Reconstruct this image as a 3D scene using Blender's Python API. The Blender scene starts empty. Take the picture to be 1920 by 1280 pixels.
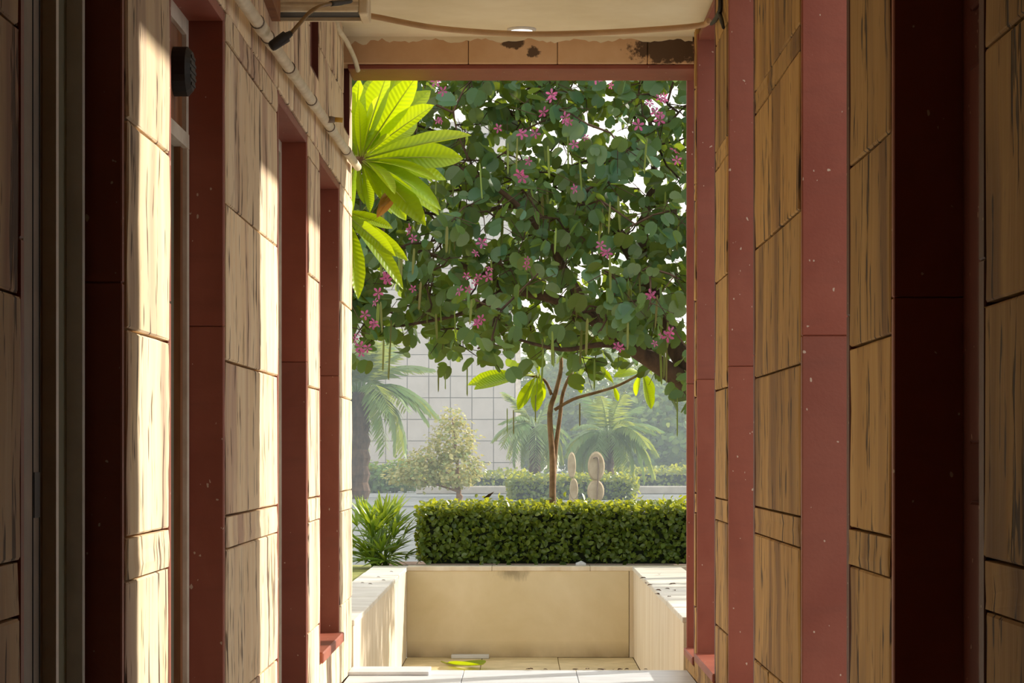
import bpy, math, random
import numpy as np
from mathutils import Vector, Matrix, Euler

random.seed(11)
rng = np.random.default_rng(11)
R = math.radians
scene = bpy.context.scene
col = scene.collection

# ------------------------------------------------------------------ camera, sky, sun, exposure
EYE = 1.05
F = 4400.0                       # focal length in pixels of the 1920x1280 frame
VX, VY = 975.0, 850.0            # where the corridor's lines meet
cam_d = bpy.data.cameras.new('camera')
cam_d.sensor_width = 36.0
cam_d.lens = F / 1920 * 36
cam_d.shift_x = -(VX - 960) / 1920
cam_d.shift_y = (VY - 640) / 1920
cam_d.clip_end = 500
cam = bpy.data.objects.new('camera', cam_d)
cam.location = (0, 0, EYE)
cam.rotation_euler = (R(90), 0, 0)
col.objects.link(cam)
scene.camera = cam

world = bpy.data.worlds.new('hazy_sky')
scene.world = world
world.use_nodes = True
bg = world.node_tree.nodes['Background']
bg.inputs[0].default_value = (1.0, 0.97, 0.93, 1)
bg.inputs[1].default_value = 1.5

SUN = Vector((1.0, 0.515, 0.55)).normalized()
sun_d = bpy.data.lights.new('sun', 'SUN')
sun_d.energy = 7.6
sun_d.color = (1.0, 0.92, 0.78)
sun_d.angle = R(1.2)
sun = bpy.data.objects.new('sun', sun_d)
sun.rotation_euler = SUN.to_track_quat('Z', 'Y').to_euler()
sun.location = (20, 10, 12)
col.objects.link(sun)

scene.view_settings.view_transform = 'Standard'
scene.view_settings.look = 'None'
scene.view_settings.exposure = 0.0
scene.view_settings.gamma = 1.0
scene.view_settings.use_curve_mapping = False
scene.cycles.use_denoising = True
scene.cycles.max_bounces = 12
scene.cycles.diffuse_bounces = 8
scene.cycles.transparent_max_bounces = 8
scene.cycles.volume_bounces = 0
scene.cycles.sample_clamp_indirect = 6.0

def P(x, y, Y):
    return Vector(((x - VX) * Y / F, Y, EYE - (y - VY) * Y / F))

# ------------------------------------------------------------------ materials
def lin(r, g, b):
    f = lambda c: (c / 255 / 12.92) if c / 255 <= 0.04045 else ((c / 255 + 0.055) / 1.055) ** 2.4
    return (f(r), f(g), f(b), 1)

class NT:
    def __init__(s, name):
        s.m = bpy.data.materials.new(name)
        s.m.use_nodes = True
        s.t = s.m.node_tree
        s.b = s.t.nodes['Principled BSDF']
        s.out = s.t.nodes['Material Output']
    def n(s, typ, **kw):
        nd = s.t.nodes.new(typ)
        for k, v in kw.items():
            setattr(nd, k, v)
        return nd
    def l(s, a, b):
        s.t.links.new(a, b)
    def pos(s, sc=(1, 1, 1), rand=0.0):
        g = s.n('ShaderNodeNewGeometry')
        mp = s.n('ShaderNodeMapping')
        mp.inputs['Scale'].default_value = sc
        if rand:
            oi = s.n('ShaderNodeObjectInfo')
            ml = s.n('ShaderNodeMath', operation='MULTIPLY')
            ml.inputs[1].default_value = rand
            s.l(oi.outputs['Random'], ml.inputs[0])
            ad = s.n('ShaderNodeVectorMath', operation='ADD')
            s.l(g.outputs['Position'], ad.inputs[0])
            s.l(ml.outputs[0], ad.inputs[1])
            s.l(ad.outputs[0], mp.inputs['Vector'])
        else:
            s.l(g.outputs['Position'], mp.inputs['Vector'])
        return mp.outputs[0]
    def noise(s, vec, scale, detail=3, rough=0.55, dist=0.0):
        nz = s.n('ShaderNodeTexNoise')
        nz.inputs['Scale'].default_value = scale
        nz.inputs['Detail'].default_value = detail
        nz.inputs['Roughness'].default_value = rough
        nz.inputs['Distortion'].default_value = dist
        s.l(vec, nz.inputs['Vector'])
        return nz.outputs['Fac']
    def ramp(s, fac, stops):
        rp = s.n('ShaderNodeValToRGB')
        e = rp.color_ramp.elements
        while len(e) < len(stops):
            e.new(0.5)
        for el, (p, c) in zip(e, stops):
            el.position = p
            el.color = c if len(c) == 4 else (*c, 1)
        s.l(fac, rp.inputs[0])
        return rp.outputs[0]
    def mix(s, fac, a, b, mode='MIX'):
        mx = s.n('ShaderNodeMix', data_type='RGBA', blend_type=mode)
        for sock, v in ((mx.inputs[0], fac), (mx.inputs[6], a), (mx.inputs[7], b)):
            if isinstance(v, (int, float)):
                sock.default_value = v
            elif isinstance(v, tuple):
                sock.default_value = v
            else:
                s.l(v, sock)
        return mx.outputs[2]
    def bump(s, h, strength=0.3, dist=0.01):
        bp = s.n('ShaderNodeBump')
        bp.inputs['Strength'].default_value = strength
        bp.inputs['Distance'].default_value = dist
        s.l(h, bp.inputs['Height'])
        s.l(bp.outputs[0], s.b.inputs['Normal'])

W0, W1 = (0, 0, 0, 1), (1, 1, 1, 1)

def stone_mat(name, c1, c2, stain, crack):
    k = NT(name)
    p = k.pos((14, 14, 0.9), 7.0)
    n1 = k.noise(p, 1.0, 4, 0.6)
    base = k.mix(k.ramp(n1, [(0.35, W0), (0.65, W1)]), c1, c2)
    p2 = k.pos((4.5, 4.5, 0.55), 13.0)
    n2 = k.noise(p2, 1.0, 2, 0.5, 0.4)
    base = k.mix(k.ramp(n2, [(0.50, W0), (0.66, (0.85, 0.85, 0.85, 1))]), base, stain)
    p3 = k.pos((15, 15, 1.5), 3.0)
    n3 = k.noise(p3, 1.0, 4, 0.66, 0.35)
    cm = k.ramp(n3, [(0.60, W0), (0.635, (0.92, 0.92, 0.92, 1))])
    p4 = k.pos((30, 30, 5.0), 5.0)
    n4 = k.noise(p4, 1.0, 2, 0.6)
    cm2 = k.ramp(n4, [(0.62, W0), (0.665, (0.88, 0.88, 0.88, 1))])
    base = k.mix(cm, base, crack)
    base = k.mix(cm2, base, crack)
    oi = k.n('ShaderNodeObjectInfo')
    v = k.ramp(oi.outputs['Random'], [(0, (0.84, 0.83, 0.82, 1)), (1, (1.06, 1.05, 1.03, 1))])
    base = k.mix(1.0, base, v, 'MULTIPLY')
    k.l(base, k.b.inputs['Base Color'])
    k.b.inputs['Roughness'].default_value = 0.78
    hs = k.n('ShaderNodeMath', operation='SUBTRACT')
    k.l(n1, hs.inputs[0]); k.l(cm, hs.inputs[1])
    k.bump(hs.outputs[0], 0.55, 0.008)
    return k.m

def red_mat(name, c1, c2, rough=0.55):
    k = NT(name)
    n1 = k.noise(k.pos((1, 1, 0.6), 9.0), 3.0, 4, 0.6, 0.6)
    base = k.mix(k.ramp(n1, [(0.3, W0), (0.7, W1)]), c1, c2)
    # diagonal sandstone bedding
    n2 = k.noise(k.pos((2.5, 2.5, 14), 4.0), 1.0, 3, 0.6, 0.8)
    base = k.mix(k.ramp(n2, [(0.5, W0), (0.75, (0.35, 0.35, 0.35, 1))]), base, tuple(x * 0.6 for x in c1[:3]) + (1,))
    oi = k.n('ShaderNodeObjectInfo')
    base = k.mix(1.0, base, k.ramp(oi.outputs['Random'], [(0, (0.86, 0.84, 0.90, 1)), (0.5, (1.0, 0.96, 0.92, 1)), (1, (1.08, 0.92, 0.80, 1))]), 'MULTIPLY')
    # white plaster specks
    n3 = k.noise(k.pos((60, 60, 42)), 1.0, 1, 0.5)
    base = k.mix(k.ramp(n3, [(0.765, W0), (0.775, (0.8, 0.8, 0.8, 1))]), base, lin(205, 185, 165))
    k.l(base, k.b.inputs['Base Color'])
    k.b.inputs['Roughness'].default_value = rough
    k.bump(k.noise(k.pos((1, 1, 1)), 90, 3), 0.12, 0.004)
    return k.m

def plain_mat(name, c1, c2=None, scale=6.0, rough=0.6, metal=0.0, bump=0.0, sc=(1, 1, 1), lo=0.35, hi=0.65, bscale=None):
    k = NT(name)
    c2 = c2 or tuple(x * 0.8 for x in c1[:3]) + (1,)
    n1 = k.noise(k.pos(sc, 3.0), scale, 4, 0.6)
    k.l(k.mix(k.ramp(n1, [(lo, W0), (hi, W1)]), c1, c2), k.b.inputs['Base Color'])
    k.b.inputs['Roughness'].default_value = rough
    k.b.inputs['Metallic'].default_value = metal
    if bump:
        k.bump(k.noise(k.pos(sc), bscale or scale * 6, 4), bump, 0.006)
    return k.m

def leaf_mat(name, c1, c2, trans, tcol, rough=0.45, spec=0.4, pos_scale=None):
    """leaf: glossy front plus light coming through the blade; colour varies leaf by leaf"""
    k = NT(name)
    g = k.n('ShaderNodeNewGeometry')
    oi = k.n('ShaderNodeObjectInfo')
    ad = k.n('ShaderNodeMath', operation='ADD')
    k.l(g.outputs['Random Per Island'], ad.inputs[0]); k.l(oi.outputs['Random'], ad.inputs[1])
    fr = k.n('ShaderNodeMath', operation='FRACT')
    k.l(ad.outputs[0], fr.inputs[0])
    base = k.mix(fr.outputs[0], c1, c2)
    tc = k.mix(fr.outputs[0], tcol, tuple(x * 0.62 for x in tcol[:3]) + (1,))
    k.l(base, k.b.inputs['Base Color'])
    k.b.inputs['Roughness'].default_value = rough
    k.b.inputs['Specular IOR Level'].default_value = spec
    tr = k.n('ShaderNodeBsdfTranslucent')
    k.l(tc, tr.inputs[0])
    mx = k.n('ShaderNodeMixShader')
    mx.inputs[0].default_value = trans
    k.l(k.b.outputs[0], mx.inputs[1]); k.l(tr.outputs[0], mx.inputs[2])
    k.l(mx.outputs[0], k.out.inputs[0])
    return k.m

M = {}
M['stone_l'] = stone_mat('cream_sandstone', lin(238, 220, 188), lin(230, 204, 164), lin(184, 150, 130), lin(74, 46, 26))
M['stone_r'] = stone_mat('shaded_sandstone', lin(194, 156, 94), lin(174, 134, 72), lin(126, 90, 50), lin(44, 25, 10))  # same sandstone, its colour darkened and yellowed for the shade on the right wall
M['mortar'] = plain_mat('mortar', lin(150, 118, 80), lin(110, 84, 56), 20, 0.9)
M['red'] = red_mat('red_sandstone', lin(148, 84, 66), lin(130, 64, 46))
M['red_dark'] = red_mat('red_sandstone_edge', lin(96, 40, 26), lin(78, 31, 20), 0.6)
M['ceiling'] = plain_mat('ceiling_plaster', lin(238, 226, 196), lin(226, 212, 178), 2.5, 0.85, bump=0.05)
M['marble'] = plain_mat('white_marble', lin(214, 218, 224), lin(190, 194, 200), 4, 0.35, sc=(1, 2.5, 1))
M['paving'] = plain_mat('cream_paving', lin(222, 204, 164), lin(196, 178, 136), 5, 0.7, bump=0.1)
M['render'] = None
M['clad'] = plain_mat('court_marble', lin(234, 224, 206), lin(212, 196, 170), 3.0, 0.6, sc=(2, 5, 0.35), bump=0.05)
M['coping'] = plain_mat('coping_marble', lin(230, 226, 216), lin(204, 198, 186), 3.5, 0.5, sc=(1, 3, 1), bump=0.05)
M['white_pvc'] = plain_mat('pvc', lin(220, 208, 184), lin(196, 182, 154), 9, 0.5)
M['cream_metal'] = plain_mat('cream_metal', lin(240, 228, 200), lin(214, 194, 154), 8, 0.55)
M['black'] = plain_mat('black_rubber', lin(36, 32, 28), lin(22, 20, 18), 12, 0.6)
M['amber'] = plain_mat('amber_sheath', lin(150, 116, 62), lin(110, 82, 40), 12, 0.4)
M['alu'] = plain_mat('aluminium', lin(226, 222, 214), lin(206, 202, 194), 6, 0.45, 0.0)
M['alu_dark'] = plain_mat('bronze_aluminium', lin(138, 122, 104), lin(112, 98, 82), 6, 0.5, 0.1)
M['white_paint'] = plain_mat('white_paint', lin(226, 218, 204), lin(200, 190, 174), 10, 0.5)
M['wood'] = plain_mat('timber_board', lin(150, 100, 62), lin(116, 72, 42), 5, 0.6, sc=(3, 3, 0.5))
M['room'] = plain_mat('room_plaster', lin(120, 112, 100), lin(100, 94, 84), 2, 0.9)
M['soil'] = plain_mat('soil', lin(104, 78, 54), lin(70, 52, 36), 9, 0.95, bump=0.5, bscale=40)
M['grass'] = plain_mat('lawn', lin(150, 150, 76), lin(112, 122, 56), 6, 0.95, bump=0.6, bscale=60)
M['path'] = plain_mat('grey_paving', lin(112, 120, 124), lin(94, 102, 106), 1.5, 0.85)
M['bark'] = plain_mat('bark', lin(98, 76, 60), lin(66, 50, 40), 14, 0.9, bump=0.5, sc=(1, 1, 0.4))
M['bark_pale'] = plain_mat('pale_bark', lin(150, 118, 86), lin(112, 84, 58), 16, 0.8, bump=0.3)
M['concrete'] = plain_mat('kerb_concrete', lin(190, 186, 178), lin(168, 164, 156), 3, 0.85)
M['sculpt'] = plain_mat('sculpture_stone', lin(180, 166, 138), lin(156, 140, 112), 8, 0.8)
M['tile'] = plain_mat('facade_tile', lin(192, 188, 182), lin(182, 178, 172), 2, 0.6)
M['tile_gap'] = plain_mat('facade_joint', lin(150, 146, 142), None, 2, 0.8)
M['dryleaf'] = plain_mat('dry_leaf', lin(92, 62, 38), lin(60, 40, 26), 20, 0.8)
M['bauhinia'] = leaf_mat('orchid_tree_leaf', lin(74, 124, 102), lin(88, 106, 50), 0.38, lin(170, 190, 44), 0.38, 0.6)
M['frangi'] = leaf_mat('frangipani_leaf', lin(136, 170, 44), lin(116, 158, 40), 0.62, lin(214, 232, 10), 0.35, 0.5)
M['frangi_rib'] = leaf_mat('frangipani_rib', lin(196, 206, 110), lin(186, 198, 96), 0.3, lin(216, 226, 60))
M['frangi_old'] = leaf_mat('frangipani_old_leaf', lin(150, 116, 60), lin(130, 90, 50), 0.3, lin(180, 120, 50))
M['hedge'] = leaf_mat('hedge_leaf', lin(50, 84, 42), lin(112, 136, 60), 0.36, lin(226, 230, 60), 0.34, 0.6)
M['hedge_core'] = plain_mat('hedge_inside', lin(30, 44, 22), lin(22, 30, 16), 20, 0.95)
M['rhapis'] = leaf_mat('lady_palm_leaf', lin(92, 138, 52), lin(122, 150, 66), 0.38, lin(196, 212, 50), 0.32, 0.6)
M['palm'] = leaf_mat('palm_frond', lin(92, 134, 88), lin(128, 152, 96), 0.35, lin(196, 206, 90), 0.4, 0.4)
M['shrub'] = leaf_mat('shrub_leaf', lin(112, 146, 100), lin(196, 192, 134), 0.35, lin(220, 206, 120), 0.45, 0.4)
M['fartree'] = leaf_mat('distant_leaf', lin(80, 122, 70), lin(124, 148, 72), 0.35, lin(176, 190, 60), 0.6, 0.2)
M['pink'] = leaf_mat('pink_petal', lin(196, 92, 142), lin(178, 104, 150), 0.4, lin(210, 100, 150), 0.5, 0.3)
M['pod'] = leaf_mat('seed_pod', lin(136, 160, 76), lin(128, 120, 70), 0.25, lin(190, 190, 60), 0.5, 0.3)

def render_wall_mat():
    k = NT('stained_plaster')
    n1 = k.noise(k.pos((1.2, 1, 1.4)), 1.6, 5, 0.6, 0.3)
    base = k.mix(k.ramp(n1, [(0.3, W0), (0.7, W1)]), lin(228, 214, 184), lin(212, 196, 158))
    g = k.n('ShaderNodeNewGeometry')
    sp = k.n('ShaderNodeSeparateXYZ')
    k.l(g.outputs['Position'], sp.inputs[0])
    # patchy brown band fading up from the foot, and one grey patch under the coping
    rz = k.n('ShaderNodeMapRange'); rz.inputs[1].default_value = -0.40; rz.inputs[2].default_value = -0.28
    rz.inputs[3].default_value = 1.0; rz.inputs[4].default_value = 0.0
    k.l(sp.outputs[2], rz.inputs[0])
    mm = k.n('ShaderNodeMath', operation='MULTIPLY')
    k.l(rz.outputs[0], mm.inputs[0]); k.l(k.noise(k.pos((1, 1, 1)), 5, 4), mm.inputs[1])
    base = k.mix(mm.outputs[0], base, lin(120, 98, 70))
    cmb = k.n('ShaderNodeVectorMath', operation='SUBTRACT'); cmb.inputs[1].default_value = (-0.06, 16.7, 0.20)
    k.l(g.outputs['Position'], cmb.inputs[0])
    sc = k.n('ShaderNodeVectorMath', operation='MULTIPLY'); sc.inputs[1].default_value = (3.6, 0.0, 8.0)
    k.l(cmb.outputs[0], sc.inputs[0])
    ln = k.n('ShaderNodeVectorMath', operation='LENGTH'); k.l(sc.outputs[0], ln.inputs[0])
    a2 = k.n('ShaderNodeMath', operation='ADD'); k.l(ln.outputs['Value'], a2.inputs[0])
    nn = k.noise(k.pos((2.2, 1, 0.7)), 9, 4, 0.65); k.l(nn, a2.inputs[1])
    base = k.mix(k.ramp(a2.outputs[0], [(0.62, (0.6, 0.6, 0.6, 1)), (1.0, W0)]), base, lin(108, 96, 78))
    k.l(base, k.b.inputs['Base Color'])
    k.b.inputs['Roughness'].default_value = 0.85
    k.bump(k.noise(k.pos((1, 1, 1)), 40, 4), 0.08, 0.005)
    return k.m
M['render'] = render_wall_mat()

def beam_mat():
    k = NT('lintel_sandstone')
    n1 = k.noise(k.pos((1, 1, 1), 3.0), 6, 4)
    base = k.mix(k.ramp(n1, [(0.3, W0), (0.7, W1)]), lin(214, 178, 138), lin(200, 160, 118))
    # black mould near the right end and one patch left of centre
    out = base
    g = k.n('ShaderNodeNewGeometry')
    for cx, cz, sx, sz, th in ((0.70, 2.955, 4.6, 11, 0.98), (-0.03, 2.985, 13, 20, 0.92), (0.06, 2.935, 18, 22, 0.84)):
        sb = k.n('ShaderNodeVectorMath', operation='SUBTRACT'); sb.inputs[1].default_value = (cx, 0, cz)
        k.l(g.outputs['Position'], sb.inputs[0])
        ml = k.n('ShaderNodeVectorMath', operation='MULTIPLY'); ml.inputs[1].default_value = (sx, 0, sz)
        k.l(sb.outputs[0], ml.inputs[0])
        ln = k.n('ShaderNodeVectorMath', operation='LENGTH'); k.l(ml.outputs[0], ln.inputs[0])
        ad = k.n('ShaderNodeMath', operation='MULTIPLY_ADD')
        k.l(ln.outputs['Value'], ad.inputs[0]); ad.inputs[1].default_value = 0.55
        k.l(k.noise(k.pos((1, 1, 1)), 24, 4, 0.65), ad.inputs[2])
        out = k.mix(k.ramp(ad.outputs[0], [(th - 0.12, (0.9, 0.9, 0.9, 1)), (th, W0)]), out, lin(58, 38, 20))
    k.l(out, k.b.inputs['Base Color'])
    k.b.inputs['Roughness'].default_value = 0.8
    return k.m
M['beam'] = beam_mat()

def glass_mat():
    k = NT('tinted_glass')
    k.b.inputs['Base Color'].default_value = lin(150, 152, 134)
    k.b.inputs['Roughness'].default_value = 0.2
    k.b.inputs['Transmission Weight'].default_value = 0.12
    k.b.inputs['IOR'].default_value = 1.25
    return k.m
M['glass'] = glass_mat()

def lamp_mat():
    k = NT('lit_diffuser')
    k.b.inputs['Emission Color'].default_value = (1.0, 0.96, 0.9, 1)
    k.b.inputs['Emission Strength'].default_value = 3.0
    return k.m
M['lamp'] = lamp_mat()

# ------------------------------------------------------------------ builders
def tag(o, label=None, cat=None, group=None, kind=None):
    if label: o['label'] = label
    if cat: o['category'] = cat
    if group: o['group'] = group
    if kind: o['kind'] = kind
    return o

def link(o, parent=None):
    col.objects.link(o)
    if parent is not None:
        o.parent = parent
        pl = parent.matrix_basis.translation.copy()
        if parent.parent is not None:
            pl = parent['_w'] if '_w' in parent else pl
            pl = Vector(pl)
        o.matrix_parent_inverse = Matrix.Translation(-pl)
    return o

def empty(name, loc):
    o = bpy.data.objects.new(name, None)
    o.empty_display_size = 0.1
    o.location = loc
    col.objects.link(o)
    return o

class MB:
    def __init__(s):
        s.v = []; s.f = []
    def add(s, vs, fs):
        b = len(s.v)
        s.v.extend([tuple(v) for v in vs])
        s.f.extend([tuple(b + i for i in f) for f in fs])
        return s
    def box(s, x0, x1, y0, y1, z0, z1):
        return s.add([(x0, y0, z0), (x1, y0, z0), (x1, y1, z0), (x0, y1, z0), (x0, y0, z1), (x1, y0, z1), (x1, y1, z1), (x0, y1, z1)],
                     [(3, 2, 1, 0), (4, 5, 6, 7), (0, 1, 5, 4), (1, 2, 6, 5), (2, 3, 7, 6), (3, 0, 4, 7)])
    def bbox(s, x0, x1, y0, y1, z0, z1, c=0.004):
        """box with chamfered edges"""
        vs = []
        for X, sx in ((x0, 1), (x1, -1)):
            for Y, sy in ((y0, 1), (y1, -1)):
                for Z, sz in ((z0, 1), (z1, -1)):
                    vs += [(X, Y + sy * c, Z + sz * c), (X + sx * c, Y, Z + sz * c), (X + sx * c, Y + sy * c, Z)]
        i = lambda a, b_, d, k: ((a * 2 + b_) * 2 + d) * 3 + k
        fs = []
        for a in (0, 1):
            q = [i(a, 0, 0, 0), i(a, 1, 0, 0), i(a, 1, 1, 0), i(a, 0, 1, 0)]
            fs.append(q if a else q[::-1])
            q = [i(0, a, 0, 1), i(1, a, 0, 1), i(1, a, 1, 1), i(0, a, 1, 1)]
            fs.append(q[::-1] if a else q)
            q = [i(0, 0, a, 2), i(1, 0, a, 2), i(1, 1, a, 2), i(0, 1, a, 2)]
            fs.append(q if a else q[::-1])
        for a in (0, 1):
            for b_ in (0, 1):
                q = [i(a, b_, 0, 0), i(a, b_, 1, 0), i(a, b_, 1, 1), i(a, b_, 0, 1)]
                fs.append(q if (a ^ b_) else q[::-1])
                q = [i(a, 0, b_, 0), i(a, 1, b_, 0), i(a, 1, b_, 2), i(a, 0, b_, 2)]
                fs.append(q if not (a ^ b_) else q[::-1])
                q = [i(0, a, b_, 1), i(1, a, b_, 1), i(1, a, b_, 2), i(0, a, b_, 2)]
                fs.append(q if (a ^ b_) else q[::-1])
                for d in (0, 1):
                    q = [i(a, b_, d, 0), i(a, b_, d, 1), i(a, b_, d, 2)]
                    fs.append(q if (a ^ b_ ^ d) else q[::-1])
        return s.add(vs, fs)
    def tube(s, pts, rad, n=8, cap=True):
        pts = [Vector(p) for p in pts]
        if not hasattr(rad, '__len__'):
            rad = [rad] * len(pts)
        t0 = (pts[1] - pts[0]).normalized()
        up = Vector((0, 0, 1)) if abs(t0.z) < 0.9 else Vector((1, 0, 0))
        nrm = t0.cross(up).normalized()
        vs = []
        for i, p in enumerate(pts):
            t = (pts[min(i + 1, len(pts) - 1)] - pts[max(i - 1, 0)]).normalized()
            nrm = (nrm - t * nrm.dot(t)).normalized()
            bn = t.cross(nrm)
            for k in range(n):
                a = 2 * math.pi * k / n
                vs.append(p + (nrm * math.cos(a) + bn * math.sin(a)) * rad[i])
        fs = []
        for i in range(len(pts) - 1):
            for k in range(n):
                a, b = i * n + k, i * n + (k + 1) % n
                fs.append((a, b, b + n, a + n))
        if cap:
            fs.append(tuple(range(n))[::-1])
            fs.append(tuple(range((len(pts) - 1) * n, len(pts) * n)))
        return s.add(vs, fs)
    def mesh(s, name, mat, smooth=False):
        me = bpy.data.meshes.new(name)
        me.from_pydata(s.v, [], s.f)
        if mat is not None:
            me.materials.append(mat)
        if smooth:
            me.polygons.foreach_set('use_smooth', [True] * len(me.polygons))
        me.update()
        return me
    def build(s, name, mat, parent=None, smooth=False):
        return link(bpy.data.objects.new(name, s.mesh(name, mat, smooth)), parent)

def struct(name, mb, mat, label=None, smooth=False):
    o = mb.build(name, mat, None, smooth)
    o['kind'] = 'structure'
    if label:
        o['label'] = label
    return o

def box(name, mat, parent, *d, c=None):
    m = MB()
    (m.bbox(*d, c=c) if c else m.box(*d))
    return m.build(name, mat, parent)

def smooth_path(pts, n=6):
    pts = [Vector(p) for p in pts]
    out = []
    for i in range(len(pts) - 1):
        p0, p1, p2, p3 = pts[max(i - 1, 0)], pts[i], pts[i + 1], pts[min(i + 2, len(pts) - 1)]
        for k in range(n):
            t = k / n
            out.append(0.5 * ((2 * p1) + (p2 - p0) * t + (2 * p0 - 5 * p1 + 4 * p2 - p3) * t * t + (3 * p1 - p0 - 3 * p2 + p3) * t ** 3))
    out.append(pts[-1])
    return out

# many copies of one small shape as ONE mesh (numpy)
def scatter_mesh(name, tv, tf, mats, mat):
    tv = np.array(tv, float); n = len(mats); nv = len(tv)
    A = np.array([[list(r) for r in m] for m in mats])
    V = np.einsum('nij,kj->nki', A[:, :3, :3], tv) + A[:, None, :3, 3]
    me = bpy.data.meshes.new(name)
    loops = [i for f in tf for i in f]; lens = [len(f) for f in tf]
    L = (np.array(loops)[None, :] + (np.arange(n) * nv)[:, None]).ravel()
    ln = np.tile(lens, n); st = np.concatenate(([0], np.cumsum(ln)[:-1]))
    me.vertices.add(n * nv); me.vertices.foreach_set('co', V.ravel())
    me.loops.add(len(L)); me.loops.foreach_set('vertex_index', L.astype(np.int32))
    me.polygons.add(len(ln)); me.polygons.foreach_set('loop_start', st.astype(np.int32))
    me.polygons.foreach_set('loop_total', ln.astype(np.int32))
    me.update(calc_edges=True); me.validate()
    me.materials.append(mat)
    return me

def shape_mesh(name, tv, tf, mat):
    return MB().add(tv, tf).mesh(name, mat)

def place(name, me, mtx, parent):
    o = bpy.data.objects.new(name, me)
    o.matrix_basis = mtx
    return link(o, parent)

def frame(loc, d, up, s):
    """matrix whose local X runs along d, local Z near up"""
    d = Vector(d).normalized(); up = Vector(up)
    y = up.cross(d)
    if y.length < 1e-4:
        y = Vector((1, 0, 0)).cross(d)
    y.normalize(); z = d.cross(y)
    sx = s if not hasattr(s, '__len__') else s[0]
    sy = s if not hasattr(s, '__len__') else s[1]
    m = Matrix(((d.x * sx, y.x * sy, z.x * sy, loc[0]), (d.y * sx, y.y * sy, z.y * sy, loc[1]), (d.z * sx, y.z * sy, z.z * sy, loc[2]), (0, 0, 0, 1)))
    return m

def rnd(a, b):
    return random.uniform(a, b)

# ------------------------------------------------------------------ the corridor
W = 0.812                       # half width
YE = 11.34                      # end of the walls
ZC = 3.01                       # ceiling
ZS = [0.0, 0.36, 0.786, 0.876, 1.307, 1.74, 2.19, 2.27]
ST = 0.03                       # slab thickness

floor = struct('floor', MB().box(-W - 0.2, W + 0.2, -2.5, YE + 0.04, -0.4, -0.02), M['mortar'])
me_tile = None
for i in range(3):
    for j in range(16):
        x0 = -W + i * 2 * W / 3; y1 = YE + 0.04 - j * 0.6
        o = box('floor_tile', M['marble'], floor, x0 + 0.0015, x0 + 2 * W / 3 - 0.0015, y1 - 0.597, y1, -0.02, 0.0, c=0.002)
ceiling = struct('ceiling', MB().box(-3.2, W + 0.2, -2.5, 11.42, ZC, ZC + 0.35), M['ceiling'])
struct('wall_rear', MB().box(-W - 0.2, W + 0.2, -2.7, -2.5, -0.4, ZC + 0.3), M['mortar'])

# rough dressed slabs: shared grid meshes, scaled to size, relief a few millimetres deep
def slab_variant(i):
    r = np.random.default_rng(100 + i)
    ny, nz = 5, 5
    ys = [0, 0.012, 0.33, 0.66, 0.988, 1]; zs = [0, 0.012, 0.3, 0.65, 0.988, 1]
    vs = []; fs = []
    jy = r.normal(0, 0.004, (6, 6)); dx = r.normal(0, 0.035, (6, 6))
    for a in range(6):
        for b in range(6):
            edge = a in (0, 5) or b in (0, 5)
            x = 1.0 + dx[a, b] - (0.10 if edge else 0.0)
            y = ys[a] + (abs(jy[a, b]) if a == 0 else -abs(jy[a, b]) if a == 5 else 0)
            z = zs[b] + (abs(jy[b, a]) * 0.7 if b == 0 else -abs(jy[b, a]) * 0.7 if b == 5 else 0)
            vs.append((x, y, z))
    for a in range(5):
        for b in range(5):
            fs.append((a * 6 + b, (a + 1) * 6 + b, (a + 1) * 6 + b + 1, a * 6 + b + 1))
    ring = [a * 6 for a in range(6)] + [30 + b for b in range(1, 6)] + [a * 6 + 5 for a in range(4, -1, -1)] + [b for b in range(4, 0, -1)]
    n0 = len(vs)
    for k in ring:
        vs.append((0.0, vs[k][1], vs[k][2]))
    for k in range(len(ring)):
        k2 = (k + 1) % len(ring)
        fs.append((ring[k], n0 + k, n0 + k2, ring[k2]))
    return vs, fs
SLAB = {}
for side in ('l', 'r'):
    for i in range(6):
        vs, fs = slab_variant(i)
        SLAB[side, i] = shape_mesh('stone_slab', vs, fs, M['stone_' + side])

def slab(side, parent, y0, y1, z0, z1):
    g = 0.0022
    o = bpy.data.objects.new('stone_slab', SLAB[side, random.randrange(6)])
    t = ST + rnd(-0.001, 0.003)
    if side == 'l':
        o.matrix_basis = Matrix.Translation((-W - ST, y0 + g, z0 + g)) @ Matrix.Diagonal((t, y1 - y0 - 2 * g, z1 - z0 - 2 * g, 1))
    else:
        o.matrix_basis = Matrix.Translation((W + ST, y1 - g, z0 + g)) @ Matrix.Rotation(math.pi, 4, 'Z') @ Matrix.Diagonal((t, y1 - y0 - 2 * g, z1 - z0 - 2 * g, 1))
    return link(o, parent)

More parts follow.
